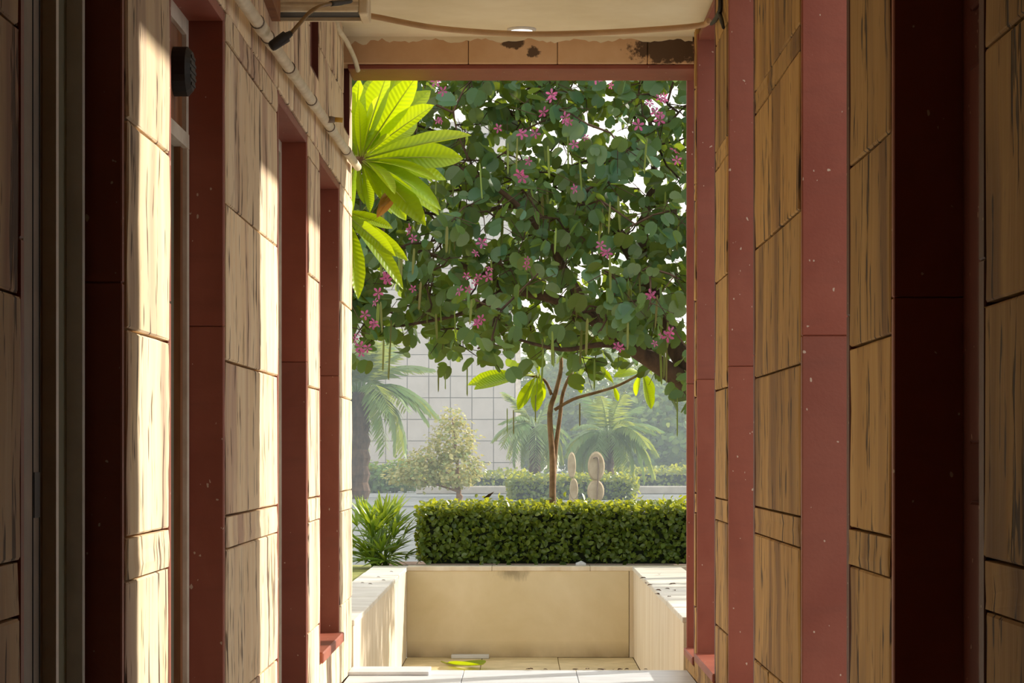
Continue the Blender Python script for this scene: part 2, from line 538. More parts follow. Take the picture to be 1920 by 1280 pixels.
# --- left wall
LOPEN = [(3.84, 4.81, 0.0), (5.455, 6.46, 0.0), (7.89, 8.98, 0.0), (9.53, 10.57, 0.245)]
LH = 2.24
NICHE = [(9.06, 9.48), (10.78, 11.2)]
core = MB()
cx0, cx1 = -W - 0.24, -W - ST
yy = -2.5
for a, b, s in LOPEN:
    core.box(cx0, cx1, yy, a - 0.03, -0.4, ZC)
    core.box(cx0, cx1, a - 0.03, b + 0.03, LH + 0.03, ZC)
    core.box(cx0, cx1, a - 0.03, b + 0.03, -0.4, s - (0.045 if s else 0.02))
    yy = b + 0.03
core.box(cx0, cx1, yy, YE, -0.4, ZC)
wl = struct('wall_left', core, M['mortar'])
piers_l = [[2.0, 3.0, 3.81], [4.84, 5.425], [6.49, 7.86], [9.01, 9.50], [10.60, YE]]
for seg in piers_l:
    for c in range(len(ZS) - 1):
        cuts = list(seg)
        if len(cuts) == 3:
            cuts[1] += rnd(-0.16, 0.16)
        for a, b in zip(cuts[:-1], cuts[1:]):
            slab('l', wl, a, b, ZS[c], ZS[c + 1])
slab('l', wl, 9.50, 10.60, 0.0, 0.20)
# above the openings
ups = [2.0, 3.0, 3.81, 4.84, 5.425, 6.49, 7.2, 7.86, 8.4, 9.06, 9.48, 10.1, 10.78, 11.2, YE]
for a, b in zip(ups[:-1], ups[1:]):
    if (a, b) in NICHE:
        slab('l', wl, a, b, 2.27, 2.55)
    else:
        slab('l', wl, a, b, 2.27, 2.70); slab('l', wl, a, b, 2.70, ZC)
for a, b, s in LOPEN:            # the course beside the lintels
    pass
for i, (a, b) in enumerate(NICHE):
    n = MB().box(-W - ST, -W - ST + 0.003, a, b, 2.55, ZC)
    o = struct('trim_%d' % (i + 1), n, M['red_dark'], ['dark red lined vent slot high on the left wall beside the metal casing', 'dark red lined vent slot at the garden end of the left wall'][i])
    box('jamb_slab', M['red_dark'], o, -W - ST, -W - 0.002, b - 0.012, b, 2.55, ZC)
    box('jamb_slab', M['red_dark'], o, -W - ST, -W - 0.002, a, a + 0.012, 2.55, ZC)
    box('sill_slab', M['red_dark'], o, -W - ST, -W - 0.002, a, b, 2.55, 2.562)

# rooms behind the left windows
room = MB()
room.box(-3.2, -3.1, -2.5, YE, -0.4, ZC); room.box(-3.1, cx0, -2.5, -2.4, -0.4, ZC); room.box(-3.1, cx0, YE - 0.1, YE, -0.4, ZC)
room.box(-3.1, cx0, -2.4, YE - 0.1, -0.4, -0.05)
struct('wall_room', room, M['room'])

LEFT_LABEL = ['tall bronze framed sliding window nearest the camera on the left', 'left window with timber upper panel and white frame', 'narrow red stone window recess in the middle of the left wall', 'red framed left window with a low sill near the garden']
for i, (a, b, s) in enumerate(LOPEN):
    d = 0.10                                    # reveal depth
    xf = -W - d
    fr = M['alu_dark'] if i == 0 else M['white_paint']
    m = MB()
    fw = 0.045
    m.box(xf - 0.045, xf, b - fw, b, s, LH); m.box(xf - 0.045, xf, a, a + fw, s, LH)
    m.box(xf - 0.045, xf, a + fw, b - fw, LH - fw, LH); m.box(xf - 0.045, xf, a + fw, b - fw, s, s + fw)
    win = struct('window_%d' % (i + 1), m, fr, LEFT_LABEL[i])
    t = 0.03
    xb = -W - 0.16
    # red stone lining, in two lengths per side
    for y0, y1 in ((b - 0.0, b + t), (a - t, a)):
        for z0, z1 in ((max(s - 0.03, 0), 1.40), (1.401, LH + t)):
            box('jamb_slab', M['red'], win, xb, -W + (0.001 if y0 < a else -0.004), y0, y1, z0, z1, c=0.003)
    box('head_slab', M['red'], win, xb, -W - 0.004, a, b, LH, LH + t, c=0.003)
    if s > 0:
        box('sill_slab', M['red'], win, xb, -W + 0.018, a - 0.03, b + 0.03, s - 0.045, s, c=0.005)
    else:
        box('sill_slab', M['red'], win, xb, -W - 0.004, a, b, s - 0.02, s + 0.012, c=0.003)
    mid = (a + b) / 2
    if i == 0:
        box('sash_stile', M['alu_dark'], win, xf - 0.03, xf + 0.004, 4.29, 4.465, s, LH)
        box('sash_trim', M['alu'], win, xf - 0.02, xf + 0.03, 4.462, 4.487, s, LH)
        box('sash_trim', M['alu'], win, xf - 0.01, xf + 0.03, b - fw - 0.035, b - fw - 0.008, s, LH)
        lk = box('latch_plate', M['black'], win, xf + 0.004, xf + 0.007, 4.375, 4.425, 0.93, 1.015)
        box('channel', M['black'], win, xf + 0.004, xf + 0.0055, 4.37, 4.374, s, LH)
        box('channel', M['black'], win, xf + 0.004, xf + 0.0055, 4.43, 4.434, s, LH)
        for y0, y1 in ((a + fw, 4.29), (4.487, b - fw)):
            box('pane', M['glass'], win, xf - 0.008, xf - 0.002, y0, y1, s, LH - fw)
    elif i == 1:
        box('transom', M['white_paint'], win, xf - 0.04, xf + 0.008, a + fw, b - fw, 1.88, 1.92)
        box('upper_board', M['wood'], win, xf - 0.03, xf - 0.012, a + fw, b - fw, 1.92, LH - fw)
        box('sash_stile', M['white_paint'], win, xf - 0.03, xf + 0.006, b - fw - 0.03, b - fw + 0.012, s, 1.88)
        box('sash_stile', M['wood'], win, xf - 0.03, xf - 0.006, b - fw - 0.07, b - fw - 0.03, s, 1.88)
        box('pane', M['glass'], win, xf - 0.03, xf - 0.024, a + fw, b - fw - 0.07, s + fw, 1.88)
    else:
        box('sash_stile', M['white_paint'], win, xf - 0.03, xf + 0.006, mid - 0.02, mid + 0.02, s, LH - fw)
        for y0, y1 in ((a + fw, mid - 0.02), (mid + 0.02, b - fw)):
            box('pane', M['glass'], win, xf - 0.03, xf - 0.024, y0, y1, s + fw, LH - fw)

# round extractor set in the timber panel
fan = empty('extractor_fan', (-W - 0.112, 6.27, 2.07))
tag(fan, 'round dark extractor fan cover on the timber panel of a left window', 'fan')
m = MB(); m.tube([(-W - 0.112, 6.27, 2.07), (-W - 0.075, 6.27, 2.07), (-W - 0.062, 6.27, 2.07)], [0.066, 0.066, 0.052], 24)
m.build('housing', M['black'], fan)
for k in range(5):
    z = 2.07 + (k - 2) * 0.018
    hw = math.sqrt(0.05 ** 2 - (z - 2.07) ** 2)
    box('louvre', M['black'], fan, -W - 0.064, -W - 0.0595, 6.27 - hw, 6.27 + hw, z - 0.004, z + 0.004)

# --- right wall: a row of tall openings
ROPEN = [(4.15, 5.12, 0.0), (5.83, 6.78, 0.0), (8.16, 9.16, 0.0), (9.79, 10.79, 0.13), (10.95, 11.47, 0.10)]
RH = 2.95
rx0, rx1 = W + ST, W + 0.20
core = MB()
yy = -2.5
for a, b, s in ROPEN:
    core.box(rx0, rx1, yy, a - 0.05, -0.4, ZC)
    core.box(rx0, rx1, a - 0.05, b + 0.03, RH + 0.03, ZC)
    core.box(rx0, rx1, a - 0.05, b + 0.03, -0.4, s - 0.03)
    yy = b + 0.03
core.box(rx0, rx1, yy, 11.56, -0.4, ZC)
wr = struct('wall_right', core, M['mortar'])
piers_r = [[2.0, 3.1, 4.10], [5.15, 5.78], [6.81, 7.5, 8.11], [9.19, 9.745], [10.82, 10.90]]
ZR = [0.0, 0.34, 0.776, 0.866, 1.31, 1.755, 2.22, 2.295, 2.74, ZC]
for seg in piers_r:
    for c in range(len(ZR) - 1):
        cuts = list(seg)
        if len(cuts) == 3:
            cuts[1] += rnd(-0.2, 0.2)
            if 0 < c < 5 and seg[0] > 6: cuts = [seg[0], seg[2]]
        for a, b in zip(cuts[:-1], cuts[1:]):
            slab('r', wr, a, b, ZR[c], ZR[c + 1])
RL = ['dark red stone recess nearest the camera on the right', 'tall red jambed opening right of the nearest shaded stone pier', 'tall red jambed opening in the middle of the right wall', 'tall red jambed opening near the garden end of the right wall', 'narrow red jambed slot at the garden end of the right wall']
for i, (a, b, s) in enumerate(ROPEN):
    m = MB().box(rx0 - 0.02, rx1, a, b, RH, RH + 0.03)
    win = struct('window_%d' % (i + 5), m, M['red'], RL[i])
    for z0, z1 in ((max(s - 0.03, 0), 1.39), (1.391, RH + 0.03)):
        box('jamb_slab', M['red'], win, W + 0.003, rx1 + 0.005, b, b + 0.03, z0, z1, c=0.003)
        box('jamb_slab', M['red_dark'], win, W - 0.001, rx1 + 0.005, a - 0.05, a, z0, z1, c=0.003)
    box('sill_slab', M['red'], win, W - (0.012 if s else 0.0), rx1 + 0.01, a - 0.02, b + 0.0, s - 0.035, s + 0.002, c=0.005)
# unseen dark panel added to keep the sun out of the nearest recess
sun_block = struct('sun_block_1', MB().box(rx1 - 0.045, rx1 - 0.01, 4.15, 5.12, 0.0, RH), M['red_dark'], 'unseen dark panel added to block the sun in the nearest right recess')
for k in range(3):
    box('sun_block_panel', M['red_dark'], sun_block, rx1 - 0.055, rx1 - 0.045, 4.27, 5.0, 0.15 + k * 0.92, 0.95 + k * 0.92, c=0.008)
# lowest slabs under the two far openings
slab('r', wr, 9.745, 10.82, 0.0, 0.09)
slab('r', wr, 10.90, 11.5, 0.0, 0.06)

# --- end lintel
lint = struct('trim_3', MB().box(-W - 0.05, W + 0.06, 11.07, 11.40, 2.90, ZC), M['mortar'], 'sandstone lintel across the garden end of the corridor')
for x0, x1 in ((-W - 0.05, -0.243), (-0.243, 0.176), (0.176, 0.60), (0.60, W + 0.06)):
    box('lintel_block', M['beam'], lint, x0 + 0.0015, x1 - 0.0015, 11.04, 11.38, 2.885, ZC - 0.002, c=0.003)
box('soffit_slab', M['red'], lint, -W, W + 0.05, 11.065, 11.41, 2.862, 2.884, c=0.003)
# ragged plaster lip where ceiling meets lintel
m = MB(); vs = []; n = 90
for i in range(n + 1):
    x = -W + 2 * W * i / n
    dz = 0.012 + 0.012 * random.random() + (0.02 if i < 12 else 0) * random.random() + 0.008 * math.sin(i * 0.5)
    vs.append((x, 11.036, ZC)); vs.append((x, 11.036, ZC - max(dz, 0.004))); 
    vs.append((x, 11.041, ZC)); vs.append((x, 11.041, ZC - max(dz, 0.004)))
fs = []
for i in range(n):
    b = i * 4
    fs += [(b, b + 1, b + 5, b + 4), (b + 1, b + 3, b + 7, b + 5)]
m.add(vs, fs); m.build('plaster_edge', M['ceiling'], ceiling)

# recessed ceiling lamp
lamp = empty('ceiling_lamp', (0.0075, 10.83, ZC))
tag(lamp, 'small round recessed ceiling lamp, lit, in front of the lintel', 'lamp')
m = MB(); vs = []; fs = []
N = 40
for k in range(N):
    a = 2 * math.pi * k / N
    for r_, z in ((0.056, ZC - 0.001), (0.056, ZC - 0.006), (0.05, ZC - 0.012), (0.042, ZC - 0.012), (0.042, ZC - 0.003)):
        vs.append((0.0075 + r_ * math.cos(a) * 1.2, 10.83 + r_ * math.sin(a) * 1.2, z))
for k in range(N):
    for j in range(4):
        a, b = k * 5 + j, ((k + 1) % N) * 5 + j
        fs.append((a, b, b + 1, a + 1))
m.add(vs, fs); m.build('bezel', M['alu'], lamp, True)
m = MB(); m.tube([(0.0075, 10.83, ZC - 0.002), (0.0075, 10.83, ZC - 0.010)], 0.05, 32); m.build('diffuser', M['lamp'], lamp)

# ------------------------------------------------------------------ services on the walls
# conduit along the left wall
cp = [(-W + 0.034, y, 2.285 + 0.022 * (y - 5.0)) for y in (4.6, 5.6, 6.6, 7.6, 8.6, 9.6, 10.6, 11.25)]
cond = empty('conduit', (-W + 0.03, 4.6, 2.28))
tag(cond, 'cream plastic conduit running along the left wall above the windows', 'pipe')
MB().tube(cp, 0.0185, 12).build('pipe', M['white_pvc'], cond, True)
for y in (5.6, 6.95, 7.24, 7.9, 8.75, 9.6, 10.5):
    z = 2.285 + 0.022 * (y - 5.0)
    MB().tube([(-W + 0.034, y, z), (-W + 0.034, y + 0.16, z + 0.0035)], 0.0215, 14).build('coupling', M['white_pvc'], cond, True)
    MB().tube([(-W + 0.034, y - 0.006, z), (-W + 0.034, y + 0.001, z)], 0.0222, 14).build('joint_ring', M['alu_dark'], cond, True)

# connector with amber cable
pl = empty('cable_connector', (-W + 0.03, 7.42, 2.36))
tag(pl, 'black cable connector with amber sheathed cable plugged into the conduit', 'cable')
a_, b_ = P(508, 88, 7.10), P(546, 62, 7.12)
m = MB(); m.tube([a_, a_.lerp(b_, 0.1), a_.lerp(b_, 0.75), a_.lerp(b_, 0.8), b_], [0.014, 0.017, 0.019, 0.012, 0.009], 10)
m.build('connector', M['black'], pl, True)
m = MB(); m.tube(smooth_path([b_, P(562, 44, 7.14), P(580, 24, 7.18), P(600, 12, 7.22), P(622, 7, 7.3)], 5), 0.0065, 8); m.build('cable', M['amber'], pl, True)
m = MB(); m.tube(smooth_path([P(620, 7, 7.29), P(640, 5, 7.4), P(660, 2, 7.5)], 4), [0.0085] * 5 + [0.007] * 3 + [0.003], 8); m.build('black_sleeve', M['black'], pl, True)

# grey and yellow gland further along
gl = empty('cable_gland', (-W + 0.05, 9.62, 2.47))
tag(gl, 'small grey cable gland with yellow tip above the conduit', 'gland')
g0 = P(590, 224, 9.35)
MB().tube([(-W + 0.02, g0.y, g0.z), (-W + 0.06, g0.y + 0.0, g0.z), (-W + 0.075, g0.y, g0.z - 0.001)], [0.012, 0.014, 0.011], 10).build('body', M['alu_dark'], gl, True)
MB().tube([(-W + 0.075, g0.y, g0.z), (-W + 0.105, g0.y, g0.z - 0.003)], 0.010, 10).build('tip', plain_mat('yellow_tip', lin(190, 150, 50)), gl, True)

# cream metal casing jutting out of the left wall
cas = empty('wall_casing', (-W, 7.8, 2.5))
tag(cas, 'cream metal casing jutting from the left wall under the ceiling', 'metal casing')
xr = P(690, 36, 7.72).x
m = MB(); m.bbox(-W, xr - 0.031, 7.70, 7.715, 2.50, 2.82, c=0.003)
for z in (2.515, 2.53, 2.565, 2.6):
    m.box(-W, xr - 0.03, 7.694, 7.70, z, z + 0.006)
m.build('front_panel', M['cream_metal'], cas)
box('end_cap', M['cream_metal'], cas, xr - 0.03, xr, 7.70, 7.88, 2.492, 2.82, c=0.004)
box('back_panel', M['cream_metal'], cas, -W, xr - 0.031, 7.87, 7.885, 2.50, 2.82)
box('underside_shade', M['black'], cas, -W, xr - 0.03, 7.715, 7.87, 2.512, 2.53)  # black sheet standing in for the shadow under the casing
box('top_panel', M['cream_metal'], cas, -W, xr, 7.70, 7.885, 2.82, 2.83)
m = MB(); m.add([(-W, 7.2, 2.5), (-W + 0.03, 7.2, 2.5), (-W + 0.03, 7.66, 2.46), (-W, 7.66, 2.46), (-W, 7.2, 2.62), (-W + 0.03, 7.2, 2.62), (-W + 0.03, 7.66, 2.56), (-W, 7.66, 2.56)],
                [(3, 2, 1, 0), (4, 5, 6, 7), (0, 1, 5, 4), (1, 2, 6, 5), (2, 3, 7, 6), (3, 0, 4, 7)])
m.build('timber_bracket', M['wood'], cas)

# sagging strap cable across the ceiling
pts = [(-W + 0.01, 10.0, 2.93), P(690, 29, 10.0), P(800, 50, 10.0), P(900, 60, 10.0), P(1000, 64, 10.0), P(1100, 62, 10.0), P(1200, 57, 10.0), P(1310, 48, 10.0), (W - 0.012, 9.95, 2.885)]
o = MB().tube(smooth_path(pts, 4), 0.0125, 8).build('sagging_cable', plain_mat('tan_sheath', lin(196, 160, 116), lin(176, 140, 98), 8, 0.6), None, True)
tag(o, 'beige cable sagging across the corridor just below the ceiling', 'cable')
# cream hose at the left end under the ceiling
o = MB().tube(smooth_path([(-W + 0.02, 10.2, 2.99), P(632, 48, 10.35), P(650, 78, 10.6), P(664, 108, 10.85), P(671, 132, 11.0)], 5), 0.0115, 8).build('drain_hose', M['white_pvc'], None, True)
tag(o, 'cream hose dropping from the ceiling to the left end of the lintel', 'hose')
# black forked cable on the right wall
fk = empty('forked_cable', (W - 0.01, 9.6, 2.9))
tag(fk, 'black forked cable hanging on the right wall beside the ceiling', 'cable')
xw = W - 0.014
def on_r(x, y, X=xw):
    Yv = F * X / (x - VX)
    return Vector((X, Yv, EYE - (y - VY) * Yv / F))
MB().tube(smooth_path([(xw, 9.35, 3.0), on_r(1351, 10), on_r(1348, 26)], 4), 0.010, 8).build('stem', M['black'], fk, True)
MB().tube(smooth_path([on_r(1348, 24), on_r(1342, 36), on_r(1333, 46, xw - 0.005)], 4), [0.010] * 6 + [0.008] * 2 + [0.005], 8).build('tail', M['black'], fk, True)
MB().tube(smooth_path([on_r(1349, 24), on_r(1353, 38), on_r(1357, 54)], 4), [0.009] * 6 + [0.007] * 2 + [0.003], 8).build('tail', M['black'], fk, True)

# ------------------------------------------------------------------ sunken court beyond the corridor
ZF, ZK, YB = -0.40, 0.245, 16.7
XI = 0.806
stp = struct('steps', MB().box(-XI, XI, YE + 0.04, YE + 0.06, ZF, -0.02), M['paving'])
for k in range(2):
    box('step', M['paving'], stp, -XI, XI, YE + 0.06, YE + 0.36 + (1 - k) * 0.3, ZF + k * 0.13, ZF + (k + 1) * 0.13, c=0.004)
# a loose-edged threshold slab on the corridor's last tile
o = box('threshold_slab', M['marble'], None, P(655, 1262, 11.2).x, P(806, 1262, 11.2).x, 11.10, 11.385, 0.001, 0.018, c=0.003)
tag(o, 'white marble slab lying at the left foot of the corridor end', 'stone slab')
cf = struct('court_floor', MB().box(-XI - 0.1, XI + 0.1, YE + 0.06, YB + 0.1, ZF - 0.1, ZF - 0.012), M['mortar'])
for i in range(3):
    for j in range(8):
        x0 = -XI + i * 2 * XI / 3; y0 = YB - (j + 1) * 0.66
        box('paving_slab', M['paving'], cf, x0 + 0.002, x0 + 2 * XI / 3 - 0.002, y0 + 0.002, y0 + 0.658, ZF - 0.012, ZF + rnd(-0.002, 0.002), c=0.003)
for side in (-1, 1):
    wd = 0.25 if side < 0 else 0.34
    xa, xb = sorted((side * (XI + 0.02), side * (XI + wd - 0.01)))
    wlc = struct('wall_court_' + ('left' if side < 0 else 'right'), MB().box(xa, xb, YE + 0.02 if side < 0 else 11.58, YB + 0.2, ZF - 0.1, ZK - 0.03), M['mortar'])
    ys = [YE + 0.02 if side < 0 else 11.58, 12.3, 13.2, 14.1, 15.0, 15.85, YB]
    for a, b in zip(ys[:-1], ys[1:]):
        x0, x1 = sorted((side * XI, side * (XI + 0.02)))
        box('cladding_panel', M['clad'], wlc, x0, x1, a + 0.001, b - 0.001, ZF, ZK - 0.03, c=0.002)
        x0, x1 = sorted((side * (XI - 0.006), side * (XI + wd)))
        box('coping_stone', M['coping'], wlc, x0, x1, a + 0.0015, b - 0.0015 if b < YB else YB + 0.2, ZK - 0.03, ZK + rnd(-0.002, 0.002), c=0.004)
wb = struct('wall_court_back', MB().box(-XI, XI + 0.6, YB + 0.02, YB + 0.2, ZF - 0.1, ZK - 0.03), M['mortar'])
box('plaster_panel', M['render'], wb, -XI, 0.775, YB, YB + 0.02, ZF, ZK - 0.03, c=0.002)
box('corner_strip', M['clad'], wb, 0.779, XI, YB - 0.006, YB + 0.02, ZF, ZK - 0.03, c=0.002)
for a, b in ((-XI, -0.2), (-0.2, 0.5), (0.5, 1.3)):
    box('coping_stone', M['clad'], wb, a + 0.001, b - 0.001, YB - 0.008, YB + 0.2, ZK - 0.03, ZK + 0.002, c=0.003)

# ground of the garden
struct('lawn', MB().box(-30, -XI - 0.25, YE + 0.05, YB + 0.9, -0.3, 0.215), M['grass'])
struct('planting_bed', MB().box(XI + 0.34, 3.4, 11.58, YB + 1.3, -0.3, 0.215), M['soil'])
struct('hedge_bed', MB().box(-XI - 0.25, XI + 0.34, YB + 0.2, YB + 1.3, -0.3, 0.222), M['soil'])
struct('garden_ground_right', MB().box(3.4, 40, -2.5, YB + 1.3, -0.3, 0.10), M['path'])
struct('garden_ground_side', MB().box(rx1 + 0.02, 3.4, -2.5, 11.58, -0.3, 0.0), M['path'])
struct('garden_path', MB().box(-40, 40, YB + 1.3, 120, -0.3, 0.20).box(-30, -XI - 0.25, YB + 0.9, YB + 1.3, -0.3, 0.20), M['path'])

# ------------------------------------------------------------------ leaf shapes
def bauhinia_shape():
    half = [(0.0, 0.0), (-0.02, 0.2), (0.12, 0.42), (0.38, 0.54), (0.66, 0.52), (0.9, 0.38), (0.99, 0.2), (0.9, 0.07), (0.74, 0.0)]
    vs = []; fs = []
    for sgn in (1, -1):
        b = len(vs)
        vs += [(u, sgn * v, abs(v) * 0.32 - 0.12 * u * u) for u, v in half]
        idx = [b + i for i in range(9)]
        for q in ((0, 1, 2, 3), (0, 3, 4, 8), (4, 5, 6, 7), (4, 7, 8)):
            f = [idx[i] for i in q]
            fs.append(tuple(f if sgn > 0 else f[::-1]))
    return vs, fs
def oval_shape(w=0.34, fold=0.3):
    vs = [(0, 0, 0), (0.3, w * 0.85, w * fold), (0.65, w * 0.9, w * fold), (1, 0, -0.08), (0.65, -w * 0.9, w * fold), (0.3, -w * 0.85, w * fold), (0.5, 0, 0.0)]
    return vs, [(0, 6, 2, 1), (6, 3, 2), (0, 5, 4, 6), (6, 4, 3)]
def frangi_shape(bend=0.2):
    prof = [(0.0, 0.012), (0.10, 0.035), (0.25, 0.09), (0.42, 0.135), (0.6, 0.155), (0.76, 0.14), (0.89, 0.09), (0.97, 0.03), (1.0, 0.0)]
    vs = []; fs = []
    for u, w in prof:
        zc = -bend * u * u
        vs += [(u, w, zc + w * 0.35), (u, w * 0.5, zc + w * 0.12), (u, 0, zc), (u, -w * 0.5, zc + w * 0.12), (u, -w, zc + w * 0.35)]
    for i in range(len(prof) - 1):
        for k in range(4):
            a = i * 5 + k
            fs.append((a, a + 5, a + 6, a + 1))
    rib = MB().tube([(-0.16, 0, 0.01), (0, 0, 0.0), (0.3, 0, -bend * 0.09), (0.6, 0, -bend * 0.36), (0.96, 0, -bend * 0.92)], [0.010, 0.011, 0.009, 0.007, 0.002], 5)
    return (vs, fs), (rib.v, rib.f)

# ------------------------------------------------------------------ orchid tree (bilobed leaves, pink flowers, hanging pods)
YT = 15.5
tree = empty('orchid_tree', (1.75, YT, 0.21))
tag(tree, 'large leafy tree with two-lobed leaves, pink flowers and hanging pods over the court', 'tree')
def T(x, y, dy=0.0):
    p = P(x, y, YT); p.y += dy
    return p
limbs = [
    ([(1.75, YT, 0.15), (1.62, YT, 0.7), (1.45, YT, 1.15), T(1300, 728)], [0.15, 0.125, 0.11, 0.10]),
    ([T(1300, 728), T(1245, 690), T(1180, 650, -0.1), T(1110, 600, -0.2), T(1040, 565, -0.25), T(950, 545, -0.3), T(860, 500, -0.3), T(760, 470, -0.3)], [0.088, 0.075, 0.062, 0.055, 0.042, 0.03, 0.02, 0.012]),
    ([T(1310, 720), T(1265, 640, 0.2), T(1235, 560, 0.25), T(1205, 500, 0.3), T(1165, 430, 0.35), T(1120, 380, 0.4), T(1050, 300, 0.4), T(960, 220, 0.5)], [0.085, 0.075, 0.07, 0.06, 0.05, 0.036, 0.024, 0.012]),
    ([T(1205, 500, 0.3), T(1215, 400, 0.4), T(1235, 300, 0.5), T(1225, 180, 0.6)], [0.05, 0.04, 0.028, 0.014]),
    ([T(1310, 720), T(1350, 560, 0.0), T(1400, 420, -0.1), T(1440, 280, -0.2)], [0.08, 0.065, 0.045, 0.02]),
    ([(1.62, YT, 0.7), (2.1, YT, 1.4), (2.8, YT + .1, 2.1), (3.6, YT + .1, 2.6), (4.5, YT, 3.0)], [0.09, 0.075, 0.055, 0.035, 0.015]),
    ([(2.1, YT, 1.4), (2.4, YT - .2, 2.3), (2.8, YT - .3, 3.2), (3.2, YT - .2, 4.0)], [0.06, 0.05, 0.035, 0.015]),
    ([T(1110, 600, -0.2), T(1060, 520, -0.4), T(1000, 430, -0.5), T(930, 370, -0.6), T(850, 330, -0.7)], [0.04, 0.032, 0.025, 0.018, 0.01]),
    ([T(1120, 380, 0.4), T(1060, 400, 0.3), T(960, 380, 0.2), T(860, 400, 0.2), T(740, 380, 0.3)], [0.03, 0.024, 0.02, 0.014, 0.008]),
    ([T(1180, 650, -0.1), T(1120, 650, -0.3), T(1050, 660, -0.4), T(960, 640, -0.5)], [0.03, 0.022, 0.016, 0.008]),
    ([T(950, 545, -0.3), T(880, 590, -0.4), T(800, 610, -0.4), T(720, 620, -0.3)], [0.02, 0.015, 0.012, 0.007]),
]
m = MB(); limbpts = []
for pts, rad in limbs:
    sp = smooth_path(pts, 4)
    rr = np.interp(np.linspace(0, 1, len(sp)), np.linspace(0, 1, len(rad)), rad)
    m.tube(sp, list(rr * 0.85), 9)
    limbpts += [q for q in sp if q.z > 1.7]
# twigs
bx = [520, 665, 700, 745, 790, 830, 880, 940, 1000, 1050, 1100, 1150, 1200, 1240, 1280, 1400, 1700, 2400]
by = [640, 655, 672, 655, 610, 675, 680, 672, 640, 690, 700, 665, 640, 690, 735, 720, 620, 540]
SC = F / YT
clusters = []
tries = 0
while len(clusters) < 1280 and tries < 40000:
    tries += 1
    X = rnd(-1.65, 5.0); z = rnd(1.3, 4.7)
    x, y = VX + X * SC, VY - (z - EYE) * SC
    if y > np.interp(x, bx, by) - 10:
        continue
    if ((X - 1.6) / 3.6) ** 2 + ((z - 2.4) / 2.3) ** 2 > 1.0:
        continue
    hw = 1.35 * math.sqrt(max(0.15, 1 - ((X - 1.6) / 3.7) ** 2))
    clusters.append(Vector((X, YT + rnd(-hw, hw), z)))
m2 = MB()
nodes = [tuple(q) for q in limbpts]
arr = np.array(nodes)
order = sorted(clusters, key=lambda c: float(np.min(np.sum((arr - np.array(c)) ** 2, axis=1))))
for c in order:
    A = np.array(nodes)
    q = Vector(nodes[int(np.argmin(np.sum((A - np.array(c)) ** 2, axis=1)))])
    if (q - c).length > 0.03:
        mid = q.lerp(c, 0.5) + Vector((rnd(-.04, .04), rnd(-.04, .04), rnd(-.02, .04)))
        m2.tube([q, mid, c], [0.008, 0.006, 0.005], 4, False)
        for kk in range(3):
            e2 = c + Vector((rnd(-.2, .2), rnd(-.2, .2), rnd(-.22, .12)))
            m2.tube([mid.lerp(c, rnd(.3, 1)), e2], [0.004, 0.002], 3, False)
    nodes.append(tuple(c))
m.build('branches', M['bark'], tree, True)
o = m2.build('twigs', M['bark'], tree, True); o['kind'] = 'stuff'
bv, bf = bauhinia_shape()
leaf_me = shape_mesh('leaf', bv, bf, M['bauhinia'])
leaves = []
for c in clusters:
    for k in range(random.choice((7, 8, 9, 10, 11))):
        p = c + Vector((rnd(-.17, .17), rnd(-.17, .17), rnd(-.16, .12)))
        d = Vector((rnd(-1, 1), rnd(-1, 1), rnd(-1.5, 0.25)))
        up = Vector((rnd(-.6, .6) + 0.1, rnd(-.9, .3), rnd(0.2, 1)))
        leaves.append((p, frame(p, d, up, rnd(0.06, 0.128))))
def inview(p, mg=0):
    x = VX + p.x * F / p.y; y = VY - (p.z - EYE) * F / p.y
    return 655 - mg < x < 1292 + mg and 135 - mg < y < 1280 + mg
vis = sorted([l for l in leaves if inview(l[0])], key=lambda l: l[0].y)
chosen = set(id(l) for l in vis[:300])
for l in leaves:
    if id(l) in chosen:
        place('leaf', leaf_me, l[1], tree)
rest = [l[1] for l in leaves if id(l) not in chosen]
o = link(bpy.data.objects.new('foliage', scatter_mesh('foliage', bv, bf, rest, M['bauhinia'])), tree); o['kind'] = 'stuff'
# flowers
vs = []; fs = []
for k in range(5):
    a = 2 * math.pi * k / 5
    mtx = Matrix.Rotation(a, 4, 'Z')
    b = len(vs)
    for u, v, z in ((0.05, 0, 0), (0.5, 0.2, 0.12), (0.85, 0.17, 0.05), (1, 0, 0.0), (0.85, -0.17, 0.05), (0.5, -0.2, 0.12)):
        vs.append(tuple(mtx @ Vector((u, v, z))))
    fs.append(tuple(b + i for i in range(6)))
mb = MB().add(vs, fs); mb.tube([(0, 0, 0), (0.15, 0, 0.35), (0.3, 0, 0.6)], [0.03, 0.02, 0.03], 4)
flower_me = mb.mesh('flower', M['pink'])
fl = [(815, 215), (885, 520), (910, 512), (898, 465), (990, 245), (985, 310), (1035, 180), (1090, 265), (1220, 190), (1245, 175), (1230, 215), (1250, 640), (1235, 655), (1260, 620), (770, 438), (1000, 495), (1140, 470), (1215, 545), (1085, 350), (975, 325), (825, 160), (1150, 150), (1130, 145), (690, 600), (672, 625), (680, 650), (905, 610), (865, 545), (1160, 640), (700, 560), (940, 240), (1010, 200), (1190, 240), (1270, 290), (1060, 230), (780, 540), (735, 520)]
for x, y in fl:
    for k in range(random.choice((1, 2, 2, 3))):
        Yf = YT - rnd(1.45, 1.68)
        p = P(x + rnd(-14, 14), y + rnd(-12, 12), Yf)
        place('flower', flower_me, frame(p, (rnd(-1, 1), rnd(-1, .2), rnd(-.6, 1)), (rnd(-.5, .5), -1, rnd(-.3, .6)), rnd(0.024, 0.042)), tree)
